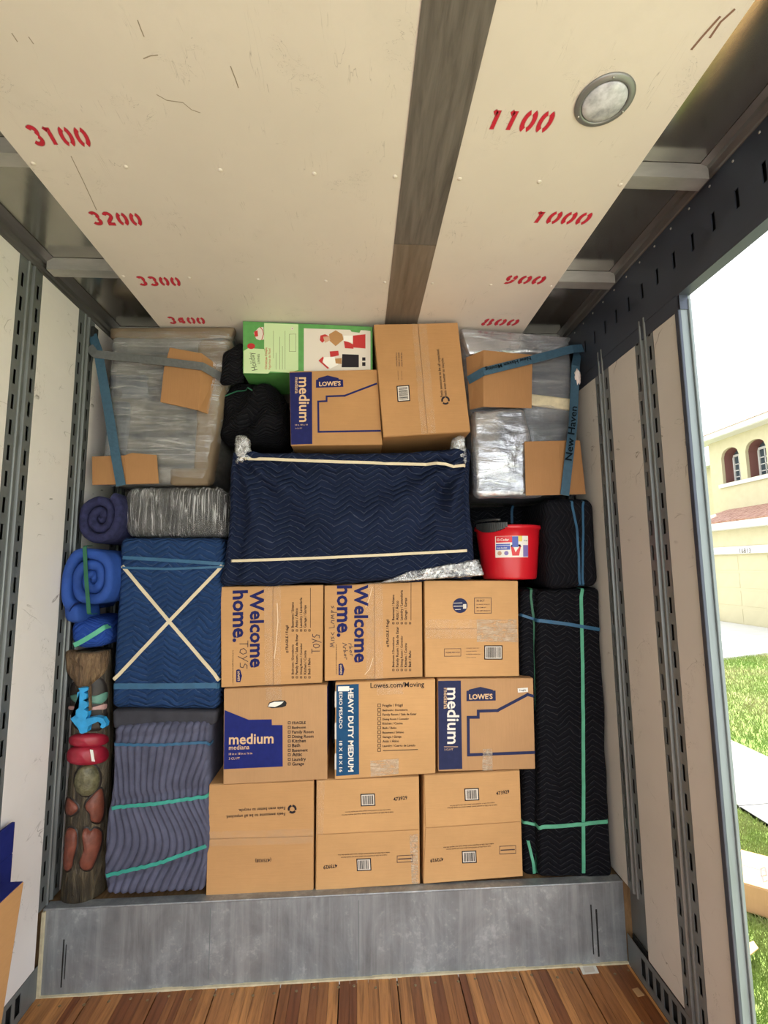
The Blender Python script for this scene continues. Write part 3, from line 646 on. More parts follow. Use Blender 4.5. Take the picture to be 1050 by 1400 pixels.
for i, s_ in enumerate(['Fragile / Fr\u00e1gil', 'Bedroom / Dormitorio', 'Family Room / Sala de Estar', 'Dining Room / Comedor', 'Kitchen / Cocina', 'Bath / Ba\u00f1o', 'Basement / S\u00f3tano', 'Garage / Garaje', 'Attic / \u00c1tico', 'Laundry / Cuarto de Lavado', '']):
    y = 966.2+i*6.1
    if s_: text(s_, (523, y), (523+len(s_)*1.72, y-0.035*len(s_)), YE, M['black_ink'], Ex, 0.014)
    else: pline([(524, 1026.2), (571, 1024.6)], 0.8, YE, M['black_ink'], Ex)
    pline([(516.5, y-3.8), (520.3, y-4), (520.3, y), (516.5, y+0.1)], 0.6, YE, M['black_ink'], Ex, closed=True, name='printed_square')
patch([(506, 1040), (545, 1037), (545, 1058), (507, 1062)], YE, M['tape_shiny'], Ex, 0.0006, 'tape'); patch([(514, 934), (552, 932), (551, 949), (516, 950)], YE, M['tape'], Ex, 0.0005, 'tape')
YFx = YB2+0.002
def stripebox(corn, Y, lab, D, mat, stripe, words, logo, house, wline):
    r = carton(corn, Y, D, lab, mat, flaps=False)
    patch(stripe, Y, M[('navy_ink' if mat == 'card_dark' else 'slate_ink')], r)
    return r
Fx = carton([(598.5, 928.3), (729, 927), (732, 1051.5), (599, 1055)], YFx, 0.42, 'middle row box with slate medium stripe and house outline, beside the tall black bundle', 'card3', flaps=False)
patch([(598.9, 931), (630, 930.5), (632, 1051), (600, 1052.5)], YFx, M['slate_ink'], Fx)
text('medium', (611.6, 940.3), (611.9, 1017), YFx, M['white_ink'], Fx, 0.018)
text('mediana', (606.8, 940.5), (606.8, 969), YFx, M['card_ink'], Fx, 0.008)
rects([[(607, 1020.5), (626, 1020.5), (626, 1021.3), (607, 1021.3)]], YFx, M['card_ink'], Fx); text('3 CU FT', (607.5, 1026), (619.5, 1025.7), YFx, M['card_ink'], Fx, 0.006)
def logo(poly, t0, t1, Y, root, ink, wh='card_ink'):
    patch(poly, Y, M[ink], root, 0.0008, 'printed_logo'); text("LOWE'S", t0, t1, Y, M[wh], root, 0.03, 1.0, 0.0015)
logo([(637.7, 958.6), (637.7, 944.5), (641, 944), (641, 942.8), (656.7, 939), (674, 943), (674, 944), (677.5, 944), (677.7, 957.7)], (641.5, 956), (673.5, 955.3), YFx, Fx, 'slate_ink')
pline([(727.5, 951.3), (721.3, 949.5), (680, 971.3), (653.8, 972.2), (653.8, 980.5), (640, 980.6), (640.5, 1032), (729.5, 1028.6)], 3.8, YFx, M['slate_ink'], Fx, name='printed_house_outline')
patch([(707.5, 941), (721.5, 940), (721.8, 945.8), (708, 946.8)], YFx, M['label_white'], Fx, 0.0015, 'sticker')
text('Fragile', (710, 944.6), (719, 944), YFx, M['black_ink'], Fx, 0.01, 0.8, 0.0022)
patch([(660, 1024), (673, 1023.4), (673.5, 1053), (659, 1053.6)], YFx, M['tape_shiny'], Fx, 0.0017, 'tape')
# upper row
def welcome(corn, seam, lab, dx, mat, Y):
    r = carton(corn, Y, 0.42, lab, mat, seam, 'v')
    text('Welcome', (342.5+dx[0], 806.5+dx[1]), (342.5+dx[0], 913+dx[1]), Y, M['navy_ink'], r, 0.03)
    text('home.', (319+dx[0], 807.5+dx[1]), (319+dx[0], 878+dx[1]), Y, M['navy_ink'], r, 0.03)
    return r
def checklist(r, Y, x0, yb, ym, s):
    text('FRAGILE / Fr\u00e1gil', (x0, ym+4), (x0, ym-29), Y, M['black_ink'], r, 0.016)
    pline([(x0-2.2, ym+8), (x0, ym+8), (x0, ym+6), (x0-2.2, ym+6)], 0.6, Y, M['black_ink'], r, closed=True, name='printed_circle')
    for i, w_ in enumerate(LISTA):
        x = x0+7.6+i*5.7; text(w_, (x, yb), (x, yb-len(w_)*2.05), Y, M['black_ink'], r, 0.016)
        pline([(x-2.4, yb+5), (x-0.2, yb+5), (x-0.2, yb+2.8), (x-2.4, yb+2.8)], 0.6, Y, M['black_ink'], r, closed=True, name='printed_circle')
    for i, w_ in enumerate(LISTB+['']):
        x = x0+7.6+i*5.7; y = yb-64
        if w_: text(w_, (x, y), (x, y-len(w_)*2.05), Y, M['black_ink'], r, 0.016)
        else: pline([(x, y), (x, y-54)], 0.6, Y, M['black_ink'], r)
        pline([(x-2.4, y+5), (x-0.2, y+5), (x-0.2, y+2.8), (x-2.4, y+2.8)], 0.6, Y, M['black_ink'], r, closed=True, name='printed_circle')
def write(segs, P0, ax, ay, Y, root, wpx=0.9, ink='marker'):
    """marker handwriting: segments in letter units mapped by pixel axes"""
    for s in segs: pline([(P0[0]+p[0]*ax[0]+p[1]*ay[0], P0[1]+p[0]*ax[1]+p[1]*ay[1]) for p in s], wpx, Y, M[ink], root, 0.0018, 'handwriting')
TOYS = [[(0, 1), (.8, 1)], [(.4, 1), (.4, 0)], [(1.3, .8), (1.0, .5), (1.15, .1), (1.5, 0), (1.75, .4), (1.6, .8), (1.3, .8)], [(2.0, .9), (2.3, .45)], [(2.7, 1), (2.05, -.2)], [(3.6, .9), (3.2, .9), (3.0, .65), (3.5, .4), (3.4, .05), (2.9, .05)]]
G = welcome([(301.3, 802), (442, 799.5), (440.8, 934), (302, 940.5)], ((373, 801), (373.5, 937)), 'upper row box reading Welcome home with Toys handwritten on it, leftmost', (0, 0), 'card', YB1)
checklist(G, YB1, 394, 922, 884, 1)
write(TOYS, (328, 876), (0, 10.5), (11, 0), YB1, G); write(TOYS, (437, 893), (0, -7.2), (-10.5, 0), YB1, G)
logo([(323, 932.5), (323, 916), (325.5, 915), (328.5, 915.5), (331, 924), (329, 931), (328.5, 932.5)], (325, 917.5), (325, 931), YB1, G, 'navy_ink')
text('for all the moving supplies you need to get home', (318, 889), (318, 933), YB1, M['black_ink'], G, 0.01)
patch([(361, 801.5), (384, 801), (384, 937), (362, 938)], YB1, M['tape'], G, 0.0005, 'tape')
pline([(379, 825), (380, 850), (377, 885), (375, 900)], 1.0, YB1, M['tape_line'], G, 0.001, 'tape_crease')
Hx = welcome([(443.3, 800.5), (577, 795), (578, 926), (443.5, 931.5)], ((511.5, 798), (512.5, 929)), 'upper row box reading Welcome home with scribbled handwriting, its top tucked under the navy blanket', (142.5, -7), 'card', YB1+0.002)
checklist(Hx, YB1+0.002, 531.5, 912, 876, 1)
YH = YB1+0.002
mesc = [[(0, 0), (.1, .8), (.3, .2), (.5, .8), (.7, 0)], [(1, 0), (1.1, .6)], [(1.6, .6), (1.3, .5), (1.6, .2), (1.3, 0)], [(2.3, .6), (1.9, .3), (2.3, 0)], [(3.0, 1), (3.1, 0), (3.5, 0)], [(3.7, .1), (3.9, .6), (4.2, .5), (4.2, 0)], [(4.5, 0), (4.6, .6), (4.8, .2), (5.0, .6), (5.1, 0)], [(5.5, -.5), (5.5, .6), (5.8, .5), (5.5, .1)], [(6.5, .6), (6.2, .4), (6.5, .2), (6.2, 0)]]
write(mesc, (457, 884.5), (0, -8.6), (-7.0, 0), YH, Hx, 0.8)
arb = [[(0, 0), (.4, 1), (.8, 0)], [(1, 0), (1.1, .6), (1.4, .6)], [(1.7, 1.1), (1.7, 0), (2.1, .2), (1.8, .5)], [(2.6, .5), (2.4, .2), (2.7, 0), (2.9, .4), (2.6, .5)], [(3.2, 0), (3.3, .6), (3.6, .5)]]
write(arb, (468.5, 879), (0.8, 6.2), (5, 0), YH, Hx, 0.8); write([s for s in arb[1:]], (476, 873), (0.8, 6.6), (5, 0), YH, Hx, 0.8)
logo([(463, 923), (463, 908), (465.5, 907), (468.5, 907.5), (471, 915), (469.5, 921), (469, 923.3)], (465, 909), (465, 922), YH, Hx, 'navy_ink')
text('for all the moving supplies you need to get home', (459.5, 881), (459.5, 922), YH, M['black_ink'], Hx, 0.01)
patch([(500, 797), (523, 796), (524, 929), (501, 930)], YH, M['tape'], Hx, 0.0005, 'tape')
pline([(509, 803), (505, 818), (500, 830)], 0.9, YH, M['tape_line'], Hx, 0.001, 'tape_crease'); pline([(510, 900), (505, 915), (499, 922)], 0.9, YH, M['tape_line'], Hx, 0.001, 'tape_crease')
Ix = carton([(580, 793.5), (708.5, 794), (710.3, 925), (581, 926.5)], YB1+0.001, 0.42, 'plain box with a round purple globe mark and one barcode, below the red bucket', 'card2', ((580.3, 859.8), (709.3, 859)))
YI = YB1+0.001
patch([(629+10.2*math.cos(math.radians(a)), 828+10.2*math.sin(math.radians(a))) for a in range(0, 360, 15)], YI, M['slate_ink'], Ix, 0.0008, 'printed_globe')
rects([[(619.8, 824.2), (632, 823.8), (632, 824.6), (619.8, 825)], [(620, 828.4), (634, 828), (634, 829), (620, 829.3)], [(622, 833), (630, 832.7), (630, 833.4), (622, 833.8)], [(633, 826), (637.5, 825.8), (637.5, 832), (633, 832.2)]], YI, M['print_pale'], Ix, 0.0014)
pline([(648.5, 817.5), (671.5, 817.3), (671.7, 838.2), (648.7, 838.5)], 0.7, YI, M['marker'], Ix, closed=True, name='printed_stamp')
for i, (s_, wd) in enumerate((('32 ECT', 11), ('BOX MAKER CERTIFICATE', 18), ('MIN COMB WT', 13), ('SIZE LIMIT GROSS WT', 19))): text(s_, (651.5, 822.5+i*4.4), (651.5+wd, 822.4+i*4.4), YI, M['marker'], Ix, 0.012)
barcode((674.5, 892), 25, 19.5, 0, YI, Ix)
pline([(607.5, 887), (630, 886.8), (630, 897), (607.5, 897.2)], 0.6, YI, M['marker'], Ix, closed=True, name='printed_stamp'); text('PLEASE RECYCLE', (609.5, 893), (628.5, 892.8), YI, M['marker'], Ix, 0.012)
for i in range(4): text('moving box medium size', (637.5, 886.6+i*4.2), (637.5+(17, 14, 19, 13)[i], 886.4+i*4.2), YI, M['marker'], Ix, 0.01)
patch([(652, 847), (706, 846.5), (708, 878), (652, 877.5)], YI, M['tape_shiny'], Ix, 0.0006, 'tape'); tape_h(Ix, (582, 860), (652, 860), 26, YI)
# top pieces
YJx, YK, YLx = 2.268, 2.245, 2.30
J = carton([(395.5, 507.5), (515.5, 505), (523, 608), (397.5, 609.5)], YJx, 0.42, 'top box with navy medium stripe and house outline, below the green holiday box', 'card_dark', flaps=False)
patch([(396, 509.5), (426.5, 508.5), (427, 607), (398, 608)], YJx, M['navy_ink'], J)
text('medium', (409, 516), (409.5, 577), YJx, M['card_ink'], J, 0.018); text('mediana', (403.5, 516), (403.5, 538), YJx, M['card_ink'], J, 0.006)
text('18 x 18 x 16', (403.5, 582), (421, 581.5), YJx, M['card_ink'], J, 0.004, 0.8); text('3 CU FT', (403.5, 586.5), (413, 586.3), YJx, M['card_ink'], J, 0.004, 0.8)
logo([(432, 530.2), (432, 519.5), (435, 518.5), (435, 517), (448, 513.3), (463, 517), (463, 518.5), (469, 519.3), (469.5, 529)], (436.5, 528), (466, 527), YJx, J, 'navy_ink')
pline([(514.3, 524.8), (511, 526), (471, 541.2), (446.5, 542), (446.5, 548.5), (435, 549), (435.5, 590.5), (519.5, 589)], 2.6, YJx, M['navy_ink'], J, name='printed_house_outline')
K = carton([(511, 443), (626, 440.5), (643.5, 590), (524, 597.5)], YK, 0.44, 'large plain brown box at the top with taped seam and sideways recycling print', 'card_dark', ((571, 442), (584.5, 593.5)), 'v')
barcode((551.5, 538), 22, 17.5, 86, YK, K)
text('Feels awesome to be all unpacked.', (605.5, 543), (600, 477), YK, M['black_ink'], K, 0.012); text('Feels even better to recycle.', (611, 543), (606, 489), YK, M['black_ink'], K, 0.012)
recycle((609, 547.5), 4.6, YK, K)
for i, s_ in enumerate(('moving supplies box', 'reuse or recycle', 'please lift with care')): text(s_, (543+i*3.6, 501), (542.3+i*3.6, 482), YK, M['marker'], K, 0.01)
for i in range(2): text('made of recycled board', (545+i*5, 520), (544.4+i*5, 507), YK, M['marker'], K, 0.01)
patch([(563, 442), (583, 441.5), (596, 592), (576, 593.5)], YK, M['tape'], K, 0.0005, 'tape')
# green holiday decoration box
q = [ony(*p, YLx) for p in ((332, 437.5), (509.5, 446.5), (509.5, 507), (332, 510.5))]
q[0].z = min(q[0].z, ZC-0.003); q[1].z = min(q[1].z, ZC-0.003)
Lr = empty('holiday_box', ((q[2].x+q[3].x)/2, YLx+0.14, min(q[2].z, q[3].z)), 'flat green and white holiday decoration box lying at the very top', 'box')
MB().prism([(p.x, YLx, p.z) for p in (q[3], q[2], q[1], q[0])], [(p.x, YLx+0.3, p.z) for p in (q[3], q[2], q[1], q[0])]).build('carton_body', M['green_ink'], Lr, bevel=0.003)
PL = lambda a, b: (325+a/5.526, 430+b/5.526)
pt = lambda l: [PL(*p) for p in l]
patch(pt([(200, 65), (458, 75), (458, 420), (385, 440), (245, 430), (200, 250)]), YLx, M['pale_green'], Lr, 0.0008); patch(pt([(45, 275), (80, 255), (200, 262), (246, 430), (230, 447), (45, 443)]), YLx, M['pale_green'], Lr, 0.0010)
patch(pt([(500, 105), (965, 120), (1003, 125), (1003, 425), (500, 428)]), YLx, M['print_pale'], Lr, 0.0008)
text('Holiday', PL(150, 418), PL(118, 285), YLx, M['black_ink'], Lr, -0.006, 1.3, 0.0016); text('LIVING', PL(168, 372), PL(166, 300), YLx, M['black_ink'], Lr, 0.0, 1.0, 0.0016)
patch([PL(102+30*math.cos(a/8*math.pi), 240+22*math.sin(a/8*math.pi)) for a in range(16)], YLx, M['red_ink'], Lr, 0.0016, 'printed_seal')
patch(pt([(120, 140), (160, 100), (195, 95), (200, 190), (165, 195), (140, 185)]), YLx, M['print_pale'], Lr, 0.0016, 'printed_ornament'); patch(pt([(125, 130), (150, 120), (155, 165), (130, 170)]), YLx, M['red_ink'], Lr, 0.002, 'printed_ornament'); pline(pt([(172, 98), (190, 120), (195, 150), (182, 192)]), 1.0, YLx, M['red_ink'], Lr, 0.002)
text('Christmas Couple', PL(222, 415), PL(222, 250), YLx, M['red_ink'], Lr, 0.012); text('Figurines de Noel', PL(248, 415), PL(248, 258), YLx, M['red_ink'], Lr, 0.0)
for xx, a, b in ((290, 415, 290), (318, 415, 170), (338, 415, 240), (270, 330, 125), (358, 415, 125)): pline(pt([(xx, a), (xx, b)]), 0.35, YLx, M['black_ink'], Lr)
pline(pt([(390, 150), (440, 148), (440, 280), (390, 280)]), 0.35, YLx, M['black_ink'], Lr, closed=True, name='printed_stamp'); barcode(PL(412, 107), 6.5, 6, 90, YLx, Lr)
# two generic costumed figures lying sideways on the picture panel
for nm, col, pts in (('a', 'red_ink', [(870, 160), (965, 150), (965, 258), (870, 250)]), ('b', 'red_ink', [(800, 190), (870, 225), (875, 260), (810, 255)]), ('c', 'card_dark', [(690, 150), (740, 120), (790, 150), (800, 190), (740, 240), (695, 200)]), ('d', 'label_white', [(800, 160), (870, 160), (870, 215), (800, 200)]),
                     ('e', 'red_ink', [(625, 160), (660, 150), (690, 165), (640, 215), (620, 195)]), ('f', 'print_fig', [(645, 170), (690, 165), (700, 195), (660, 215)]), ('g', 'black_ink', [(790, 300), (915, 305), (915, 400), (785, 400)]), ('h', 'red_ink', [(695, 280), (760, 275), (765, 310), (700, 325)]),
                     ('i', 'label_white', [(640, 325), (730, 320), (760, 380), (700, 410), (650, 370)]), ('j', 'red_ink', [(610, 350), (645, 318), (650, 330), (640, 360), (690, 405), (680, 412)]), ('k', 'card_dark', [(735, 335), (785, 330), (785, 375), (740, 370)]), ('l', 'black_ink', [(940, 325), (965, 325), (965, 350), (940, 350)]), ('m', 'black_ink', [(940, 362), (965, 362), (965, 390), (940, 390)]), ('n', 'green_ink', [(850, 118), (930, 118), (920, 140), (860, 132)])):
    if 'print_fig' not in M: M['print_fig'] = plain('skin_tone_print', (0.55, 0.33, 0.22), 0.5)
    patch(pt(pts), YLx, M[col], Lr, 0.0012+0.0001*ord(nm)-0.0097, 'printed_figure')

# ------------------------------------------------------------------ soft goods
def softbox(corn, Y, D, r, nx, ny, nz, disp=None, name='wrapped_body', mat=None, parent=None, px=True, edge=None, extra=0.0):
    q = [ony(*p, Y) for p in corn] if px else [Vector(p) for p in corn]
    TL, TR, BR, BL = q; wx = ((TR-TL).length+(BR-BL).length)/2; hz = ((TL-BL).length+(TR-BR).length)/2
    H = Vector((wx/2, D/2, hz/2)); r = min(r, min(H)*0.98)
    # finer lattice near the ends so that rounding reads
    def sp(n, h):
        o = []
        for i in range(n+1):
            t_ = -1+2*i/n; o.append(t_)
        return o
    sx_, sy_, sz_ = sp(nx, H.x), sp(ny, H.y), sp(nz, H.z)
    idx = {}; V = []; UV = []; N = []
    def vid(i, j, k):
        if (i, j, k) in idx: return idx[(i, j, k)]
        p = Vector((sx_[i]*H.x, sy_[j]*H.y, sz_[k]*H.z)); inn = Vector([max(-(H[a]-r), min(H[a]-r, p[a])) for a in range(3)]); d = p-inn
        nn = d.normalized() if d.length > 1e-9 else Vector((0, -1, 0)); pp = inn+nn*r
        off = disp(pp.x, pp.z, nn, pp) if disp else 0.0
        pp = pp + nn*off
        a = pp.x/(2*H.x)+0.5; c = pp.z/(2*H.z)+0.5
        base = BL*(1-a)*(1-c)+BR*a*(1-c)+TL*(1-a)*c+TR*a*c
        if edge: base = base + edge(a, c, nn)
        yy = Y + D/2 + pp.y + (extra(a, c)*max(0.0, -nn.y) if extra else 0)
        dep = sy_[j]*H.y+H.y
        u = p.x + (dep if i == nx else -dep if i == 0 else 0); v = p.z + (dep if k == nz else -dep if k == 0 else 0)
        idx[(i, j, k)] = len(V); V.append(Vector((base.x, yy, base.z))); UV.append((u, v)); return idx[(i, j, k)]
    F = []
    for i in range(nx):
        for k in range(nz):
            F.append((vid(i, 0, k), vid(i+1, 0, k), vid(i+1, 0, k+1), vid(i, 0, k+1))); F.append((vid(i, ny, k), vid(i, ny, k+1), vid(i+1, ny, k+1), vid(i+1, ny, k)))
    for i in range(nx):
        for j in range(ny):
            F.append((vid(i, j, nz), vid(i+1, j, nz), vid(i+1, j+1, nz), vid(i, j+1, nz))); F.append((vid(i, j, 0), vid(i, j+1, 0), vid(i+1, j+1, 0), vid(i+1, j, 0)))
    for j in range(ny):
        for k in range(nz):
            F.append((vid(0, j, k), vid(0, j, k+1), vid(0, j+1, k+1), vid(0, j+1, k))); F.append((vid(nx, j, k), vid(nx, j+1, k), vid(nx, j+1, k+1), vid(nx, j, k+1)))
    o = mk(name, V, F, mat, parent, smooth=True, uvs=UV)
    return o, BVHTree.FromPolygons(V, F)
def thing_at(name, corn, Y, D, label, cat, group=None):
    q = [ony(*p, Y) for p in corn]
    return empty(name, ((q[2].x+q[3].x)/2, Y+D/2, min(q[2].z, q[3].z)), label, cat, group)
N3 = lambda x, y, z=0.0: noise.noise(Vector((x, y, z)))
def band(bvh, pts, wpx, mat, parent, Yd=2.3, name='rubber_band', th=0.0022, wrap=(True, True), n=26, wd=None, lift=0.0015, into=0.05):
    """elastic band laid on the surface that the camera sees along the pixel path"""
    tot = [0]
    for a, b in zip(pts, pts[1:]): tot.append(tot[-1]+math.hypot(b[0]-a[0], b[1]-a[1]))
    P = []
    for i in range(n+1):
        s = tot[-1]*i/n; k = max(j for j in range(len(tot)-1) if tot[j] <= s+1e-9); t_ = (s-tot[k])/(tot[k+1]-tot[k]); x, y = lerp2(pts[k], pts[k+1], t_)
        h = bvh.ray_cast(CAM, ray(x, y).normalized()) if bvh else (None,)
        P.append((h[0] if h[0] is not None else None, x, y))
    ok = [i for i, p in enumerate(P) if p[0] is not None]
    if not ok: P = [ony(x, y, Yd) for _, x, y in P]
    else: P = [P[i][0] for i in range(ok[0], ok[-1]+1) if P[i][0] is not None]
    # taut: take the foremost of the neighbours
    ys_ = [min(P[max(0, i-2):i+3], key=lambda p: p.y).y for i in range(len(P))]
    W_ = wd if wd else wpx*Yd/FPX
    P = [Vector((p.x, y-lift, p.z)) for p, y in zip(P, ys_)]
    d0 = (P[1]-P[0]).normalized(); d1 = (P[-1]-P[-2]).normalized()
    if wrap[0]: P = [P[0]-Vector((d0.x, 0, d0.z))*0.008+Vector((0, into, 0)), P[0]-Vector((d0.x, 0, d0.z))*0.006+Vector((0, 0.008, 0))]+P
    if wrap[1]: P = P+[P[-1]+Vector((d1.x, 0, d1.z))*0.006+Vector((0, 0.008, 0)), P[-1]+Vector((d1.x, 0, d1.z))*0.008+Vector((0, into, 0))]
    return ribbon(name, P, W_, th, mat, parent)
def ribbon(name, P, W_, th, mat, parent, nrm=None, **kw):
    V, F = [], []; m = len(P); P = [Vector(p) for p in P]
    dall = Vector((P[-1].x-P[0].x, 0, P[-1].z-P[0].z)).normalized()
    for i, p in enumerate(P):
        tdir = (P[min(i+1, m-1)]-P[max(i-1, 0)]); fl = Vector((tdir.x, 0, tdir.z))
        fl = fl.normalized() if fl.length > 0.3*tdir.length else dall
        side = Vector((-fl.z, 0, fl.x)) if nrm is None else tdir.normalized().cross(Vector(nrm)).normalized()
        nn = tdir.normalized().cross(side).normalized()
        ww = W_[i] if isinstance(W_, list) else W_
        V += [p+side*ww/2-nn*th/2, p-side*ww/2-nn*th/2, p-side*ww/2+nn*th/2, p+side*ww/2+nn*th/2]
    for i in range(m-1):
        for j in range(4): k = (j+1) % 4; F.append((4*i+j, 4*i+k, 4*i+4+k, 4*i+4+j))
    F += [(3, 2, 1, 0), (4*m-4, 4*m-3, 4*m-2, 4*m-1)]
    return mk(name, V, F, mat, parent, **kw)

# navy blanket-wrapped table lying across the middle
cn = [(317, 612), (645, 610), (649, 792), (308, 802)]
YN = 2.262
NV = thing_at('wrapped_table', cn, YN, 0.44, 'large piece of furniture wrapped in a navy quilted blanket with two cream bands', 'furniture')
def dnavy(x, z, nn, p):
    f = max(0.0, -nn.y)
    o = 0.012*N3(x*4, z*4, 1)+0.005*N3(x*13, z*13, 2)+0.007*N3(x*3+z*9, z*3-x*5, 4)
    # fan of tension folds from the corners
    for (cx, cz, sgn) in ((-0.56, 0.30, 1), (0.58, 0.30, -1)):
        dx, dz = x-cx, z-cz; a = math.atan2(-dz, dx*sgn); rr = math.hypot(dx, dz)
        if rr < 0.8: o += 0.026*math.sin(a*11+1.0)*math.exp(-((rr-0.30)/0.30)**2)*f
    o -= 0.016*math.exp(-((x/0.55)**4))*math.exp(-((z/0.30)**4))*f
    o += 0.022*math.exp(-((x-0.49)/0.028)**2)*f + 0.018*math.exp(-((x+0.47)/0.028)**2)*f - 0.012*math.exp(-((x-0.43)/0.02)**2)*f
    return o
def enavy(a, c, nn):
    a = min(1, max(0, a)); c = min(1, max(0, c))
    return Vector((-0.028*(1-c)**3*(1-a)*1.0+0.02*math.sin(c*7)*(a-0.5)*0.6, 0, -0.030*math.sin(a*math.pi)**0.8*(c**6)+0.004*math.sin(a*23)*(1-c)**4))
nb, nbv = softbox(cn, YN, 0.44, 0.035, 96, 20, 64, dnavy, 'blanket', M['navy_quilt'], NV, edge=enavy)
band(nbv, [(317, 627), (420, 630), (520, 633.5), (645, 639)], 4.0, M['rubber'], NV, YN)
band(nbv, [(319, 767), (420, 763.5), (520, 759), (648, 752.5)], 3.6, M['rubber'], NV, YN)
def crumple(c, rx, ry, rz, seed, mat, parent, name='film_cap', amp=0.25):
    mb = MB().ball((0, 0, 0), 1, 1, 1, 28, 18); V = []
    for v in mb.v:
        v = Vector(v); s = 1+amp*N3(v.x*2.3+seed, v.y*2.3, v.z*2.3)+amp*0.5*N3(v.x*6+seed, v.y*6, v.z*6)
        V.append(Vector(c)+Vector((v.x*rx*s, v.y*ry*s, v.z*rz*s)))
    return mk(name, V, mb.f, mat, parent, smooth=True)
def softpart(corn, Y, D, r, n, mat, parent, name, amp=0.006, fr=9):
    return softbox(corn, Y, D, r, n, 8, n, lambda x, z, nn, p: amp*N3(x*fr*3, z*fr*3, p.y*20)+amp*0.6*N3(x*fr*8, z*fr*8, 5), name, mat, parent)
softpart([(320, 595), (338, 594), (345, 630), (320, 634)], YN-0.004, 0.06, 0.018, 14, M['foil'], NV, 'film_wrapped_leg')
softpart([(620, 597), (637, 595), (640, 638), (618, 612)], YN-0.004, 0.06, 0.018, 14, M['foil'], NV, 'film_wrapped_leg')
softpart([(560, 781), (655, 764), (662, 787), (520, 797)], YN-0.012, 0.05, 0.012, 22, M['foil'], NV, 'loose_film', 0.006, 6)

# black blanket bundle left of the top boxes
cb_ = [(300, 514), (388, 522), (393, 605), (291, 607)]
BK = thing_at('black_bundle', cb_, 2.36, 0.4, 'loosely folded black cloth bundle with a thin teal band, beside the top medium box', 'bundle')
bb, bbv = softbox(cb_, 2.36, 0.40, 0.10, 48, 16, 48, lambda x, z, nn, p: 0.034*N3(x*5, z*5+x*3, 3)+0.022*math.sin((z*0.8-x*0.5)*40+6*N3(x*5, z*5, 1))*max(0, -nn.y), 'folded_cloth', M['black_cloth'], BK)
band(bbv, [(299, 545), (325, 535), (345, 534)], 1.6, M['dgreen_band'], BK, 2.33, wrap=(False, False))
softbox([(303, 480), (331, 468), (334, 522), (300, 524)], 2.305, 0.042, 0.02, 14, 6, 14, lambda x, z, nn, p: 0.012*N3(x*9, z*9, 4), 'folded_cloth', M['black_cloth'], BK)

# upper left film-wrapped furniture
YU = 2.355
cu_ = [(149, 447), (320, 446), (285, 662), (134, 663)]
UL = thing_at('wrapped_armchair', cu_, YU, 0.5, 'taupe furniture wrapped in clear film, upper left corner, with cardboard corner pads', 'furniture')
soft = lambda a1, f1, a2=0.0, f2=20: (lambda x, z, nn, p: a1*N3(x*f1, z*f1, 7)+a2*N3(x*f2, z*f2, 9))
ub, ubv = softbox([(151, 450), (316, 449), (283, 660), (136, 661)], YU+0.008, 0.48, 0.045, 30, 12, 34, soft(0.010, 5, 0.003), 'padded_body', M['sofa_beige'], UL)
softbox([(150, 447.5), (321, 446.5), (315, 462), (150, 462)], YU+0.004, 0.06, 0.010, 20, 4, 6, None, 'cardboard_edge', M['sofa_brown'], UL)
softbox([(268, 462), (319, 461), (286, 661), (262, 661)], YU+0.004, 0.10, 0.03, 10, 6, 30, soft(0.004, 9), 'cardboard_edge', M['sofa_brown'], UL)
softbox([(150, 512), (262, 512), (250, 545), (146, 548)], YU+0.003, 0.05, 0.012, 16, 4, 8, soft(0.008, 8), 'blanket_band', M['slate_pad'], UL)
softbox([(147, 548), (180, 546), (172, 640), (139, 642)], YU+0.002, 0.05, 0.012, 10, 4, 16, soft(0.006, 8), 'blanket_band', M['slate_pad'], UL)
uw, uwv = softbox(cu_, YU-0.006, 0.50, 0.05, 40, 14, 44, lambda x, z, nn, p: 0.006*N3(x*3, z*26, 7)+0.004*N3(x*14, z*40, 2), 'stretch_film', M['wrap'], UL)
softbox([(232, 640), (284, 640), (284, 663), (232, 663)], YU-0.002, 0.05, 0.01, 10, 4, 6, None, 'cardboard_edge', M['sofa_brown'], UL)

# upper right film-wrapped furniture
YV = 2.335
cv_ = [(628, 447), (783, 461), (800, 676), (650, 676)]
UR = thing_at('wrapped_sofa', cv_, YV, 0.5, 'slate furniture wrapped in stretch film, upper right corner under blue straps', 'furniture')
vb, vbv = softbox([(630, 450), (781, 464), (798, 672), (652, 672)], YV+0.008, 0.48, 0.04, 30, 12, 36, soft(0.008, 5, 0.003), 'padded_body', M['slate_pad'], UR)
vw, vwv = softbox(cv_, YV-0.006, 0.50, 0.045, 40, 14, 48, lambda x, z, nn, p: 0.006*N3(x*3, z*26, 17)+0.004*N3(x*14, z*40, 12), 'stretch_film', M['wrap_clear'], UR)
softbox([(628, 447), (783, 460.5), (770, 482), (640, 486)], YV-0.022, 0.06, 0.014, 28, 4, 10, lambda x, z, nn, p: 0.006*N3(x*12, z*40, 3)+0.004*N3(x*40, z*60, 5), 'bunched_film', M['wrap_silver'], UR)
softbox([(700, 535), (783, 545), (783, 561), (700, 550)], YV-0.010, 0.02, 0.006, 14, 3, 6, None, 'packing_tape', M['caulk'], UR)
cs_ = [(646, 560), (716, 556), (745, 676), (650, 678)]
SV = thing_at('wrapped_bulge', cs_, 2.318, 0.10, 'rounded pale cushion glossy with layered stretch film on the sofa corner, above the red bucket', 'bulge')  # sofa corner and its light reflection, built as a separate pale piece
softbox(cs_, 2.305, 0.032, 0.03, 10, 4, 10, None, 'padding', M['slate_pad'], SV)
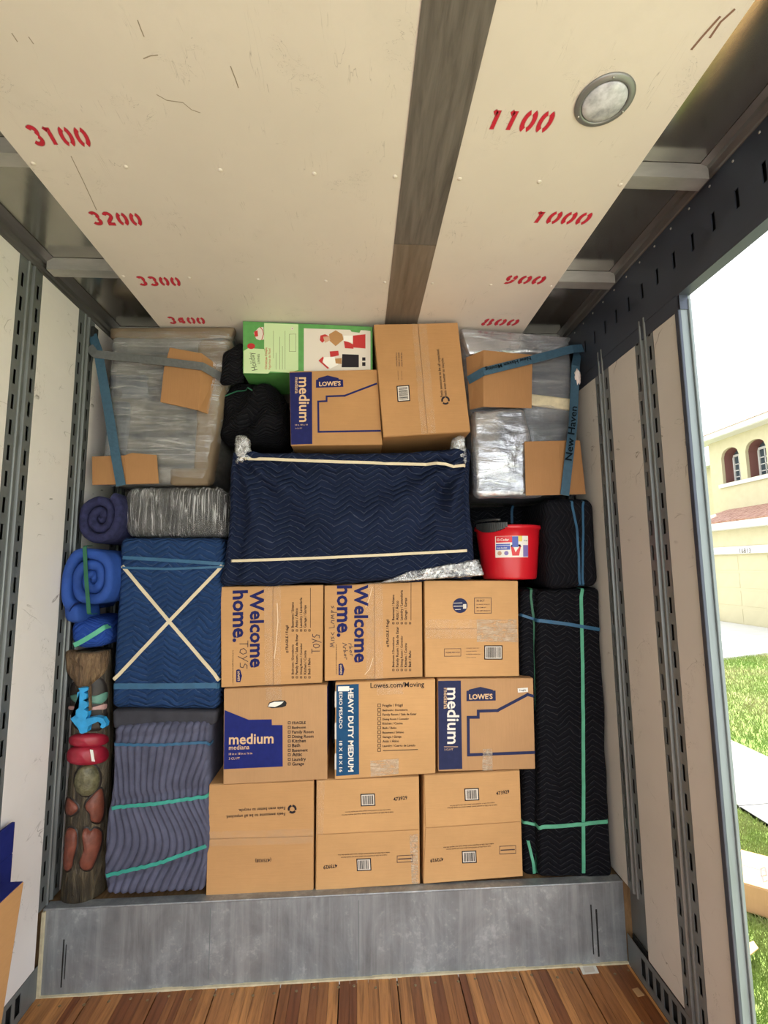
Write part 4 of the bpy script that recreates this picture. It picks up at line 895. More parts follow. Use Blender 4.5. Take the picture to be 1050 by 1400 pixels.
softbox([(645, 558), (718, 555), (748, 678), (649, 682)], 2.283, 0.075, 0.036, 44, 10, 56, lambda x, z, nn, p: 0.018*math.exp(-((x+0.03)/0.09)**2-(z/0.16)**2)*max(0, -nn.y)+0.010*N3(x*4, z*4, 3)+0.0035*N3(x*16+z*10, z*26, 2), 'layered_film', M['wrap_silver'], SV)

# cardboard corner pads: bent sheets with thickness
def bent(name, label, polys, mat, group='cardboard corner pads', th=0.005):
    q = [[v if isinstance(v, Vector) else ony(v[0], v[1], v[2]) for v in pl] for pl in polys]
    allp = [p for pl in q for p in pl]; base = Vector((sum(p.x for p in allp)/len(allp), sum(p.y for p in allp)/len(allp), min(p.z for p in allp)))
    r = empty(name, base, label, 'cardboard', group)
    for pl in q:
        nn = (pl[1]-pl[0]).cross(pl[-1]-pl[0]).normalized()
        if nn.y < 0: nn = -nn
        MB().prism(list(reversed(pl)), [p+nn*th for p in reversed(pl)]).build('panel', M[mat], r, bevel=0.0015)
    return r
bent('corner_pad', 'bent cardboard pad under the grey strap, upper left', [[(232, 475, 2.315), (276, 483, 2.308), (271, 561, 2.310), (219, 549.5, 2.316), (224, 504, 2.316)], [(276, 483, 2.308), (303, 503, 2.38), (290, 568, 2.38), (271, 561, 2.310)]], 'pad')
bent('corner_pad', 'torn cardboard pad under the lower end of the blue strap, upper left', [[(125.5, 624, 2.330), (170, 622.5, 2.322), (172, 662, 2.322), (126, 663, 2.330)], [(170, 622.5, 2.322), (180, 619, 2.322), (214, 622, 2.325), (217, 661, 2.325), (172, 662, 2.322)]], 'pad')
bent('corner_pad', 'folded cardboard pad under the lettered strap, upper right', [[(661, 478.5, 2.262), (728, 485, 2.275), (727, 558, 2.275), (661, 556, 2.262)], [(637, 489, 2.33), (661, 478.5, 2.262), (661, 556, 2.262), (642, 560, 2.33)]], 'pad')
bent('corner_pad', 'square cardboard pad under the lettered strap, just above the black bundle at right', [[(717, 603.5, 2.262), (764, 602.5, 2.262), (766, 676.5, 2.262), (719, 677.5, 2.262)], [(764, 602.5, 2.262), (793, 602, 2.29), (801, 675.5, 2.29), (766, 676.5, 2.262)]], 'pad')
# straps
def strap(name, label, pts, wpx, mat, words=None, group='webbing straps', th=0.0025):
    P = [p if isinstance(p, Vector) else ony(*p) for p in pts]
    r = empty(name, min(P, key=lambda p: p.z), label, 'strap', group)
    fine = []
    for a, b in zip(P, P[1:]): fine += [a.lerp(b, t_/6) for t_ in range(6)]
    fine.append(P[-1]); ribbon('webbing', fine, wpx*2.3/FPX, th, M[mat], r)
    return r
strap('load_strap', 'grey webbing strap running right from the left wall post', [onx(122, 474, XL+0.008), (130, 484, 2.318), (225, 494.5, 2.304), (277, 501, 2.297), (303, 516, 2.36)], 11.5, 'grey_strap')
s1 = strap('load_strap', 'blue webbing strap hanging down from the left wall post', [onx(126, 458, XL+0.008), (134, 480, 2.325), (148, 560, 2.318), (158, 622, 2.312), (165.5, 664, 2.312)], 12.5, 'blue_strap')
box('hook', *(lambda p: (p.x-0.004, p.x+0.012, p.y-0.02, p.y+0.02, p.z-0.02, p.z+0.045))(onx(128, 460, XL+0.006)), M['dark'], s1, 0.003)
s2 = strap('load_strap', 'blue lettered strap running across the upper right cardboard pad', [onx(797, 476, XR-0.008), (783, 477, 2.29), (728, 491.5, 2.262), (661, 508, 2.252), (640, 520, 2.32)], 12, 'blue_strap')
text('New Haven Moving', (725, 487), (663, 503), 2.245, M['strap_ink'], s2, 0.02, 0.9, 0.0)
s3 = strap('load_strap', 'blue lettered strap hanging down the upper right corner', [onx(790, 480, XR-0.008), (787, 500, 2.30), (783.5, 580, 2.285), (780, 608, 2.252), (772, 677, 2.252)], 12.5, 'blue_strap')
text('New Haven', (781.5, 630), (789, 556), 2.240, M['strap_ink'], s3, 0.02, 0.8, 0.0)
# crumpled tissue stuck by the right post
tp = ony(789, 516, 2.30)
tis = crumple(tp, 0.016, 0.012, 0.042, 3, plain('tissue', (0.75, 0.66, 0.62), 0.8), None, 'tissue', 0.5); tag(tis, 'small crumpled white rag stuck in the right wall post', 'rag')

# rolled and folded blankets on the left
def spiral(name, label, cpx, wpx, hpx, turns, Y, L, th, mat, group, sq=2.6, start=0.6, wob=0.10, gap=1.02):
    c = ony(*cpx, Y); rx, rz = wpx*Y/FPX/2, hpx*Y/FPX/2
    r = empty(name, (c.x, Y+L/2, c.z-rz), label, 'blanket', group)
    n = int(56*turns); sec = [(1, L), (1, 0.018), (0.85, 0.005), (0.5, 0.0), (0.15, 0.005), (0, 0.018), (0, L)]
    V, F, UV = [], [], []; m = len(sec)
    for i in range(n+1):
        t_ = i/n; ang = start+2*math.pi*turns*t_; R0 = max(0.0, 1-(1-t_)*turns*th*gap/min(rx, rz))
        e = (abs(math.cos(ang))**sq+abs(math.sin(ang))**sq)**(-1/sq); e = 1+(e-1)*min(1, R0*1.0)
        wv = 1+wob*N3(math.cos(ang)*1.3, math.sin(ang)*1.3, R0*2.2+cpx[1])
        for (o, y) in sec:
            q_ = max(0.02, R0-(1-o)*th/min(rx, rz))*e*wv
            V.append((c.x+rx*q_*math.cos(ang), Y+y+0.010*N3(ang*1.1, R0*3, 2)+(0.03*(1-R0) if y < L else 0), c.z+rz*q_*math.sin(ang))); UV.append((ang*R0*rx, y))
    for i in range(n):
        for j in range(m-1): F.append((i*m+j, (i+1)*m+j, (i+1)*m+j+1, i*m+j+1))
    F.append(tuple(n*m+j for j in range(m)))
    o = mk('rolled_blanket', V, F, mat, r, smooth=True, uvs=UV)
    return r, BVHTree.FromPolygons([Vector(v) for v in V], F), c
spiral('rolled_blanket', 'dark navy rolled blanket, topmost of the left column', (132, 706), 65, 80, 3.0, 2.275, 0.40, 0.036, M['roll_navy'], 'blankets in the left column', 2.3, 0.9, 0.08)
r2, v2, c2 = spiral('rolled_blanket', 'bright blue rolled blanket tied with a dark green band', (120, 792), 73, 91, 3.1, 2.222, 0.40, 0.037, M['roll_blue'], 'blankets in the left column', 3.2, 3.5, 0.07)
band(None, [(116, 748), (118, 790), (122, 838)], 5, M['dgreen_band'], r2, 2.219, n=14, wrap=(True, True))
softbox([(84, 824), (108, 826), (110, 854), (86, 852)], 2.235, 0.2, 0.03, 10, 6, 10, soft(0.006, 10), 'blanket_tail', M['roll_blue'], r2)
cm_ = [(93, 846), (142, 845), (146, 887), (92, 889)]
SB = thing_at('blanket_bundle', cm_, 2.27, 0.3, 'small blue quilted bundle with a diagonal green band, on the tiki head', 'blanket', 'blankets in the left column')
sb, sbv = softbox(cm_, 2.27, 0.3, 0.055, 26, 12, 22, soft(0.010, 8), 'blanket', M['bright_quilt'], SB)
band(sbv, [(102, 883), (144, 858)], 6, M['green_band'], SB, 2.3, n=12)
# film-wrapped grey bundle
cg_ = [(167, 664), (308, 664), (312, 735), (167, 735)]
GB = thing_at('film_bundle', cg_, 2.33, 0.42, 'dark grey bundle under wrinkled clear film, above the blue banded mattress', 'bundle')
softbox([(169, 666), (306, 666), (310, 734), (169, 734)], 2.338, 0.40, 0.05, 30, 12, 18, soft(0.008, 7), 'padding', M['dark_pad'], GB)
softbox(cg_, 2.326, 0.42, 0.055, 70, 14, 36, lambda x, z, nn, p: 0.005*N3(x*60, z*6, 3)+0.004*N3(x*22, z*14, 8), 'stretch_film', M['wrap_v'], GB)
# blue quilted flat piece with X bands
cx_ = [(164, 735), (306.5, 735), (298, 971), (151, 969)]
YX = 2.305
BX = thing_at('wrapped_headboard', cx_, YX, 0.32, 'flat piece in a blue quilted blanket crossed by an X of cream bands', 'furniture')
def dblue(x, z, nn, p):
    f = max(0, -nn.y); o = 0.004*N3(x*6, z*6, 1)+0.002*N3(x*17, z*17, 5)
    for zz in (0.285, -0.285): o -= 0.006*math.exp(-((z-zz)/0.018)**2)*f
    dd = min(abs(x/0.24-(z)/0.26), abs(x/0.24+z/0.26)); o -= 0.005*math.exp(-(dd/0.08)**2)*f
    return o
xb, xbv = softbox(cx_, YX, 0.30, 0.030, 56, 14, 90, dblue, 'blanket', M['blue_quilt'], BX)
band(xbv, [(163, 762), (232, 766), (306, 771)], 4.5, M['blue_band'], BX, YX); band(xbv, [(163, 776), (232, 778), (306, 775)], 3.0, M['blue_band'], BX, YX)
band(xbv, [(152, 938), (225, 938), (298, 937)], 7, M['blue_band'], BX, YX)
band(xbv, [(163, 768), (231, 849), (299, 928)], 4.4, M['rubber'], BX, YX); band(xbv, [(305, 773), (231, 850), (152, 934)], 4.4, M['rubber'], BX, YX, lift=0.004)
# charcoal layer and grey quilted bundle below
cd_ = [(152, 970), (297, 972), (294, 992), (154, 998)]
CH = thing_at('folded_blanket', cd_, 2.31, 0.3, 'thin charcoal blanket squeezed between the blue and the grey wrapped pieces', 'blanket')
softbox(cd_, 2.305, 0.3, 0.016, 40, 10, 8, soft(0.004, 14), 'blanket', M['grey_quilt2'], CH)
cq_ = [(152, 993), (290, 985), (280, 1224), (141, 1226)]
YQ = 2.285
GQ = thing_at('wrapped_bundle', cq_, YQ, 0.36, 'grey violet quilted bundle with wavy vertical folds and teal bands, beside the tiki statue', 'furniture')
def dgrey(x, z, nn, p):
    f = max(0, -nn.y)
    ph = x*215+ (8.0*math.sin(z*10+x*4)+4.5*math.sin(z*19+1)*(0.5+x))+3.0*N3(x*3, z*4, 1)
    o = 0.015*(abs(math.sin(ph*0.5))**0.55-0.6)*f + 0.012*N3(x*4, z*5, 9)
    for zz, sl in ((0.30, 0.0), (0.05, 0.10), (-0.26, 0.27)): o -= 0.013*math.exp(-((z-zz-sl*x)/0.02)**2)*f
    o += 0.010*math.exp(-((z+0.40)/0.05)**2)*f
    return o
qb, qbv = softbox(cq_, YQ, 0.36, 0.035, 150, 14, 110, dgrey, 'blanket', M['grey_quilt'], GQ, edge=lambda a, c, nn: Vector((0.02*math.sin(c*6)*(a-0.5), 0, 0)))
band(qbv, [(153, 1017), (215, 1018), (288, 1014)], 3.4, M['blue_band'], GQ, YQ); band(qbv, [(150, 1104), (215, 1098), (282, 1088)], 4.2, M['teal_band'], GQ, YQ)
band(qbv, [(147, 1196), (215, 1180), (280, 1157)], 4.2, M['teal_band'], GQ, YQ)

# black tall bundle and black upper bundle on the right
ct_ = [(716, 806), (820, 804), (840, 1204), (716, 1203)]
YT = 2.312
TB = thing_at('wrapped_bundle', ct_, YT, 0.40, 'tall bundle in a black quilted blanket with green bands, standing by the right wall', 'furniture')
cfront = [(735, 807), (819.5, 804), (838.5, 1200), (737, 1202)]
tb, tbv = softbox(cfront, YT-0.008, 0.40, 0.022, 40, 16, 110, lambda x, z, nn, p: 0.006*N3(x*6, z*4, 2)+0.003*N3(x*16, z*10, 6)-0.008*math.exp(-((x-0.035)/0.012)**2)*max(0, -nn.y), 'blanket', M['black_quilt'], TB)
tb2, tbv2 = softbox([(712, 806), (742, 806), (744, 1201), (716, 1199)], YT+0.035, 0.32, 0.03, 14, 12, 70, lambda x, z, nn, p: 0.010*N3(x*8, z*4, 5)+0.004*N3(x*20, z*12, 6), 'blanket_side', M['black_quilt'], TB)
band(tbv, [(794, 806), (796, 900), (797, 1000), (797.5, 1203)], 4.6, M['green_band'], TB, YT, n=40, lift=0.002)
band(tbv, [(737, 1130), (770, 1128.5), (833, 1122)], 4.6, M['green_band'], TB, YT, lift=0.004); band(tbv2, [(716, 1123), (735, 1128)], 3.6, M['green_band'], TB, YT, n=8, wrap=(True, False))
band(tbv2, [(724, 806), (730, 850), (733, 980), (736, 1100), (733, 1202)], 3.2, M['dgreen_band'], TB, YT+0.03, n=40)
band(tbv2, [(722, 1150), (729, 1180), (731, 1201)], 3.6, M['green_band'], TB, YT+0.03, n=14)
band(tbv, [(735, 848), (775, 853), (822, 861)], 4.6, M['blue_band'], TB, YT, lift=0.004); band(tbv2, [(713, 841), (735, 848)], 3.6, M['blue_band'], TB, YT, n=8, wrap=(True, False))
co_ = [(746, 680), (814, 680), (822, 802), (750, 806)]
UB = thing_at('wrapped_bundle', co_, 2.285, 0.38, 'squat bundle in a black quilted blanket with two blue bands, behind the red bucket', 'furniture')
ob, obv = softbox(co_, 2.285, 0.38, 0.045, 40, 14, 50, lambda x, z, nn, p: 0.010*N3(x*5, z*5, 12)+0.003*N3(x*16, z*14, 6)-0.008*math.exp(-((x-0.07)/0.012)**2)*max(0, -nn.y), 'blanket', M['black_quilt_side'], UB)
band(obv, [(780, 682), (788, 720), (791, 760), (792, 803)], 3.2, M['blue_band'], UB, 2.32); band(obv, [(796, 682), (797, 720), (796, 803)], 3.0, M['blue_band'], UB, 2.32)
ce_ = [(650, 690), (724, 684), (726, 792), (650, 792)]
DB = thing_at('wrapped_bundle', ce_, 2.64, 0.3, 'dark bundle with a thin blue band in the gap behind the red bucket', 'furniture')
eb, ebv = softbox([(640, 692), (752, 688), (754, 795), (640, 795)], 2.66, 0.3, 0.05, 24, 10, 24, soft(0.01, 6), 'blanket', M['black_quilt'], DB)
band(ebv, [(699, 690), (700, 715)], 3.4, M['blue_band'], DB, 2.62, n=8)

# red mop bucket
YK2 = 2.445
bc = ony(697, 789, YK2-0.13); bz = Ix and ony(650, 793.5, YI).z+0.001
xc = ony(695, 750, YK2).x
BU = empty('mop_bucket', (xc, YK2, bz), 'red plastic mop bucket with a product sticker and black wringer, on the plain box', 'bucket')
bh = ony(695, 717, YK2-0.15).z-bz
SXB, SYB = 1.0, 0.92
def brad(z): return 0.134+(0.164-0.134)*z/bh
prof = [(0.06, 0.0), (0.126, 0.0), (0.132, 0.003), (brad(0.012), 0.012), (brad(0.10), 0.10), (brad(0.18), 0.18), (brad(bh-0.022), bh-0.022), (0.170, bh-0.020), (0.173, bh-0.010), (0.170, bh-0.001), (0.164, bh), (0.160, bh-0.004), (0.155, bh-0.05), (0.126, 0.012), (0.05, 0.008)]
MB().lathe(prof, (xc, YK2, bz), 56, SXB, SYB).build('pail', M['red_plastic'], BU, smooth=True)
def oncyl(u, v, eps=0.0015):
    """u: metres along the front from the middle, v: height; on the pail wall"""
    R_ = brad(v)+eps; a = u/R_; return Vector((xc+R_*SXB*math.sin(a), YK2-R_*SYB*math.cos(a), bz+v))
def cpatch(u0, u1, v0, v1, mat, eps, name='label_print'):
    mb = MB(); n = 10
    for i in range(n):
        a, b = u0+(u1-u0)*i/n, u0+(u1-u0)*(i+1)/n; mb.quad(oncyl(a, v0, eps), oncyl(b, v0, eps), oncyl(b, v1, eps), oncyl(a, v1, eps))
    return mb.build(name, mat, lb if name == 'label_print' else BU)
lu0, lu1, lv0, lv1 = -0.108, 0.058, 0.108, 0.212
lb = cpatch(lu0, lu1, lv0, lv1, M['label_white'], 0.0008, 'label')
M['lblue'] = plain('label_blue', (0.05, 0.09, 0.42), 0.4); M['lred'] = plain('label_red', (0.62, 0.02, 0.03), 0.4); M['lyellow'] = plain('label_yellow', (0.75, 0.62, 0.12), 0.4); M['lviolet'] = plain('label_violet', (0.20, 0.16, 0.42), 0.4)
LU = lambda s: lu0+(lu1-lu0)*s; LV = lambda s: lv0+(lv1-lv0)*s
for (a, b, c, d, m_) in ((0.02, 0.5, 0.70, 0.99, 'lred'), (0.02, 0.44, 0.36, 0.56, 'lblue'), (0.02, 0.44, 0.58, 0.64, 'lblue'), (0.5, 0.68, 0.48, 0.98, 'lblue'), (0.68, 0.80, 0.74, 1.0, 'lyellow'), (0.83, 1.0, 0.03, 0.57, 'lviolet')): cpatch(LU(a), LU(b), LV(c), LV(d), M[m_], 0.0014)
mbk = MB().poly([oncyl(LU(a), LV(b), 0.002) for a, b in ((0.46, 0.5), (0.50, 0.08), (0.70, 0.08), (0.76, 0.5))]); mbk.build('label_print', M['lred'], lb)
MB().poly([oncyl(LU(a), LV(b), 0.0022) for a, b in ((0.45, 0.48), (0.77, 0.48), (0.74, 0.60), (0.47, 0.58))]).build('label_print', M['black_ink'], lb)
for cx in (0.13, 0.33): MB().poly([oncyl(LU(cx)+0.0105*math.cos(k*math.pi/8), LV(0.20)+0.0105*math.sin(k*math.pi/8), 0.002) for k in range(16)]).build('label_print', M['lviolet' if cx > 0.2 else 'print_fig'], lb)
def ctext(s, u, v, wd, mat, bold=0.02):
    vv, f, w_ = text2d(s, bold); sc = wd/w_; mk('label_print', [oncyl(u+p[0]*sc, v+p[1]*sc, 0.0024) for p in vv], f, mat, lb)
ctext('O-Cedar', LU(0.05), LV(0.78), 0.060, M['label_white']); ctext('mop bucket', LU(0.05), LV(0.42), 0.05, M['label_white']); ctext('2.5 gal', LU(0.85), LV(0.76), 0.02, M['black_ink'])
# black wringer sitting in the rim, left side
WR = MB(); n = 16
for k in range(n):
    a0, a1 = math.radians(192+k*62/n), math.radians(192+(k+1)*62/n)
    f = lambda a, R_, z: Vector((xc+R_*math.cos(a), YK2+R_*0.92*math.sin(a), bz+z))
    dz = 0.030*math.sin(math.pi*(k+0.5)/n)**0.7
    WR.prism([f(a0, 0.177, bh-0.006-dz), f(a1, 0.177, bh-0.006-dz), f(a1, 0.177, bh+0.012), f(a0, 0.177, bh+0.012)], [f(a0, 0.110, bh-0.03), f(a1, 0.110, bh-0.03), f(a1, 0.110, bh+0.012), f(a0, 0.110, bh+0.012)])
WR.build('wringer', M['black_plastic'], BU, bevel=0.002)
hp = [Vector((xc+0.174*math.cos(math.radians(a)), YK2+0.160*math.sin(math.radians(a)), bz+bh+0.022+0.004*math.sin(math.radians(a*2)))) for a in range(180, 250, 7)]
MB().tube(hp, 0.006, 8).build('handle', M['black_plastic'], BU, smooth=True)

# ------------------------------------------------------------------ carved tiki statue
YTK = 2.375
tb_ = ony(115, 1229, 2.30)
TK = empty('tiki_statue', (tb_.x, YTK, ZS-0.006), 'carved wooden tiki statue with blue ornament, red lips and brown painted hands and feet', 'statue')
tx = lambda px, py, Y=2.31: ony(px, py, Y)
def tz(py): return ony(115, py, 2.31).z
t = NT('carved_dark_wood'); co = t.coord(); g = t.noise(t.mapping(co, (30, 30, 5)), 1.0, 6, 0.7, 1.0)
t.col(t.ramp(g, [(0.33, (0.010, 0.007, 0.005)), (0.5, (0.050, 0.038, 0.021)), (0.70, (0.17, 0.13, 0.075))])); t.par(0.42); t.bump(g, 0.8, 0.02); M['tiki'] = t.m
t = NT('ribbed_bark_hair'); co = t.coord(); g = t.noise(t.mapping(co, (70, 40, 12)), 1.0, 5, 0.7, 0.5)
t.col(t.ramp(g, [(0.3, (0.035, 0.020, 0.010)), (0.5, (0.17, 0.10, 0.050)), (0.75, (0.36, 0.25, 0.13))])); t.par(0.6); t.bump(g, 1.0, 0.02); M['hair'] = t.m
M['tiki_brown'] = plain('red_brown_paint', (0.175, 0.050, 0.030), 0.5, var=0.35, vscale=30, bump=0.4)
M['tiki_green'] = plain('olive_wood', (0.115, 0.105, 0.055), 0.35, var=0.5, vscale=40, bump=0.6)
M['tiki_blue'] = plain('sky_blue_paint', (0.025, 0.30, 0.62), 0.45, var=0.2, vscale=25)
M['tiki_red'] = plain('crimson_paint', (0.29, 0.012, 0.030), 0.4, var=0.25, vscale=14)
M['tiki_teal'] = plain('dull_teal_paint', (0.10, 0.24, 0.19), 0.5, var=0.2, vscale=25)
M['tiki_pink'] = plain('dusty_pink_paint', (0.48, 0.28, 0.26), 0.5, var=0.15, vscale=25)
M['tiki_black'] = plain('dark_brown_tone', (0.022, 0.016, 0.014), 0.5, var=0.4, vscale=20)
prof = []
for py, l, r_ in ((1229, 82, 138), (1222, 79, 141), (1205, 80, 143), (1185, 86, 145), (1150, 86, 146), (1110, 89, 147), (1075, 91, 147), (1050, 94, 148), (1030, 95, 149), (1000, 95, 150), (960, 95, 149), (925, 94, 149), (895, 92, 149), (889, 93, 148)):
    a, b = tx(l, py, 2.355), tx(r_, py, 2.355); a.x = max(a.x, XL+0.02); prof.append(((a.x+b.x)/2, (b.x-a.x)/2, max(ZS-0.006, (a.z+b.z)/2)))
V, F = [], []; seg = 40; rows = 70
def tprof(t_):
    k = t_*(len(prof)-1); i = min(int(k), len(prof)-2); f = k-i; return tuple(prof[i][j]*(1-f)+prof[i+1][j]*f for j in range(3))
for k in range(rows+1):
    cx, rr, z = tprof(k/rows)
    for i in range(seg):
        a = 2*math.pi*i/seg; w_ = 1+0.05*N3(math.cos(a)*2, math.sin(a)*2, z*7)+0.03*N3(math.cos(a)*6, math.sin(a)*6, z*20)
        w_ = min(w_, 1.0)
        V.append((cx+rr*w_*math.cos(a), YTK+rr*0.95*w_*math.sin(a), z))
for k in range(rows):
    for i in range(seg): j = (i+1) % seg; F.append((k*seg+i, k*seg+j, (k+1)*seg+j, (k+1)*seg+i))
F.append(tuple(reversed(range(seg)))); F.append(tuple(rows*seg+i for i in range(seg)))
mk('trunk', V, F, M['tiki'], TK, smooth=True); tkb = BVHTree.FromPolygons([Vector(v) for v in V], F)
def relief(poly, mat, name, h=0.014, n=3):
    """a carved raised shape following the trunk: outline in pixels, domed"""
    cx, cy = sum(p[0] for p in poly)/len(poly), sum(p[1] for p in poly)/len(poly); V, F = [], []; m = len(poly)
    for lv, (s, hh) in enumerate(((1.0, -0.012), (1.0, h*0.25), (0.86, h*0.8), (0.5, h), (0.0, h*1.05))):
        for p in poly:
            x, y = cx+(p[0]-cx)*s, cy+(p[1]-cy)*s; hit = tkb.ray_cast(CAM, ray(x, y).normalized())[0]
            if hit is None: hit = ony(x, y, YTK-0.05)
            V.append(Vector((hit.x, hit.y-hh, hit.z)))
    for k in range(4):
        for i in range(m): j = (i+1) % m; F.append((k*m+i, k*m+j, (k+1)*m+j, (k+1)*m+i))
    return mk(name, V, F, mat, TK, smooth=True)
def ell(cx, cy, rx, ry, rot=0, n=24, p=2.0):
    o = []
    for i in range(n):
        a = 2*math.pi*i/n; e = (abs(math.cos(a))**p+abs(math.sin(a))**p)**(-1/p); x, y = rx*e*math.cos(a), ry*e*math.sin(a); c_, s_ = math.cos(rot), math.sin(rot); o.append((cx+x*c_-y*s_, cy+x*s_+y*c_))
    return o
def spline(pts, n=5):
    o = []; m = len(pts)
    for i in range(m):
        p0, p1, p2, p3 = pts[i-1], pts[i], pts[(i+1) % m], pts[(i+2) % m]
        for k in range(n):
            t_ = k/n; o.append(tuple(0.5*((2*p1[j])+(-p0[j]+p2[j])*t_+(2*p0[j]-5*p1[j]+4*p2[j]-p3[j])*t_*t_+(-p0[j]+3*p1[j]-3*p2[j]+p3[j])*t_**3) for j in (0, 1)))
    return o
def add_dark_rim(poly):
    """dark low raised rim round a carved shape, not a real cut"""
    cx, cy = sum(p[0] for p in poly)/len(poly), sum(p[1] for p in poly)/len(poly); o = []
    for p in poly:
        d = math.hypot(p[0]-cx, p[1]-cy); o.append((min(147, max(84, p[0]+(p[0]-cx)/d*2.6)), p[1]+(p[1]-cy)/d*2.6))
    return relief(o, M['tiki_black'], 'dark_rim', 0.003)
add_dark_rim(ell(120, 1066, 17, 22, 0.15))
relief(ell(120, 1066, 17, 22, 0.15), M['tiki_green'], 'carved_chin', 0.026)
add_dark_rim(spline([(117, 1102), (124, 1090), (138, 1078), (142, 1090), (142, 1112), (136, 1124), (126, 1122), (124, 1112)]))
relief(spline([(117, 1102), (124, 1090), (138, 1078), (142, 1090), (142, 1112), (136, 1124), (126, 1122), (124, 1112)]), M['tiki_brown'], 'hand', 0.016)
add_dark_rim(spline([(92, 1092), (99, 1094), (107, 1104), (102, 1112), (96, 1114), (91, 1110)]))
relief(spline([(92, 1092), (99, 1094), (107, 1104), (102, 1112), (96, 1114), (91, 1110)]), M['tiki_brown'], 'hand', 0.014)
add_dark_rim(spline([(114, 1136), (120, 1132), (124, 1136), (130, 1132), (139, 1138), (138, 1155), (130, 1178), (124, 1188), (114, 1188), (110, 1178), (116, 1160)]))
relief(spline([(114, 1136), (120, 1132), (124, 1136), (130, 1132), (139, 1138), (138, 1155), (130, 1178), (124, 1188), (114, 1188), (110, 1178), (116, 1160)]), M['tiki_brown'], 'foot', 0.022)
add_dark_rim(spline([(92, 1134), (99, 1132), (105, 1138), (105, 1155), (101, 1172), (98, 1186), (91, 1190), (88, 1178), (90, 1155)]))
relief(spline([(92, 1134), (99, 1132), (105, 1138), (105, 1155), (101, 1172), (98, 1186), (91, 1190), (88, 1178), (90, 1155)]), M['tiki_brown'], 'foot', 0.020)
relief(ell(122, 1011, 27, 9, 0, 28, 2.6), M['tiki_red'], 'upper_lip', 0.030); lip = relief(ell(121, 1031, 28, 13, 0, 28, 2.8), M['tiki_red'], 'lower_lip', 0.040)
for o_ in [lip]:
    h = ony(129.5, 1031, 2.225); 
tagp = [ony(x, y, YTK-0.05-0.125) for x, y in ((124.5, 1023.5), (132.5, 1021.5), (134, 1038), (126.5, 1040))]
lipb = BVHTree.FromPolygons([Vector(v.co)+WL[lip.name] for v in lip.data.vertices], [tuple(p.vertices) for p in lip.data.polygons])
tq0 = [(lipb.ray_cast(CAM, ray(x, y).normalized())[0] or ony(x, y, 2.24)) - Vector((0, 0.007, 0)) for x, y in ((124.5, 1023.5), (132.5, 1021.5), (134, 1038), (126.5, 1040))]
ym = min(p.y for p in tq0); tq = [Vector((p.x, ym, p.z)) for p in tq0]
MB().prism(list(reversed(tq)), [p+Vector((0, 0.0015, 0)) for p in reversed(tq)]).build('paper_tag', M['label_white'], TK)
relief(ell(122, 962, 26, 38, 0, 36, 3.5), M['tiki_black'], 'brow', 0.003)
relief(spline([(97, 951), (108, 949), (122, 951), (135, 950), (147, 946), (146, 956), (138, 962), (128, 962), (110, 962), (100, 958)]), M['tiki_teal'], 'eye_band', 0.010)
relief(spline([(95, 965), (108, 966), (122, 968), (135, 965), (146, 962), (145, 969), (135, 970), (122, 971), (105, 970), (95, 970)]), M['tiki_pink'], 'cheek_band', 0.012)
hairp = spline([(91, 890), (106, 889.5), (121, 889.5), (136, 889.5), (149, 890), (149, 905), (143, 920), (132, 930), (121, 939), (113, 942), (107, 939), (100, 929), (92, 918), (91, 905)], 3)
relief(hairp, M['hair'], 'carved_hair', 0.022)
zz = [(107, 941), (120, 939.8), (119.5, 944), (114, 947), (118.5, 949), (118, 955), (113, 957.5), (119.5, 960), (119.8, 966), (114.5, 970), (119.8, 973), (119.5, 979), (117, 983), (124, 981.5), (131.5, 980), (140.5, 982), (145, 989), (144, 994), (140, 996), (137, 994.4), (139, 989.5), (134, 986.5), (126.4, 988.5), (121, 993), (118.5, 998), (119, 1001), (112, 1003.4), (109, 1002), (106, 994), (96, 982.8), (105, 984), (108, 981), (103.5, 976), (104, 971), (108, 968), (104, 965), (104.5, 959), (108, 957), (105.5, 953), (105.5, 947), (109, 945)]
def thickpoly(poly, mat, name, y0, th):
    """flat carved ornament with real thickness, triangulated from its outline"""
    bm = bmesh.new(); fr = [bm.verts.new(ony(x, y, y0)) for x, y in poly]; f = bm.faces.new(fr); bmesh.ops.triangulate(bm, faces=[f]); r_ = bmesh.ops.extrude_face_region(bm, geom=bm.faces[:])
    for v in r_['geom']:
        if isinstance(v, bmesh.types.BMVert): v.co.y += th
    bmesh.ops.recalc_face_normals(bm, faces=bm.faces[:]); V = [v.co.copy() for v in bm.verts]; bm.verts.index_update(); F = [tuple(v.index for v in f.verts) for f in bm.faces]; bm.free()
    return mk(name, V, F, mat, TK, bevel=0.0006)
thickpoly(zz, M['tiki_blue'], 'blue_ornament', YTK-0.108-0.02, 0.03)
thickpoly([(120.3, 938), (121.8, 938), (122.8, 972), (121.2, 972)], M['hair'], 'ridge', YTK-0.118, 0.02)

# ------------------------------------------------------------------ loose bits and the near box
ps = [onz(x, y, 0.002) for x, y in ((792, 1321), (814, 1319), (819, 1330), (797, 1332))]
pp = MB().prism(ps, [p-Vector((0, 0, 0.0015)) for p in ps]).build('paper_scrap', M['label_white']); tag(pp, 'small white printed paper scrap on the wooden floor by the riser', 'paper')
pl = [p.lerp((ps[0]+ps[2])/2, 0.35)+Vector((0, 0, 0.0004)) for p in ps]; MB().poly(pl[::-1]).build('printed_patch', M['print_pale'], pp)
ps = [onz(x, y, 0.004) for x, y in ((864, 1352), (872, 1350), (881, 1360), (872, 1362))]
pp = MB().prism(ps, [p-Vector((0, 0, 0.0035)) for p in ps]).build('cardboard_scrap', M['card3']); tag(pp, 'small torn cardboard scrap on the floor by the right wall', 'cardboard')

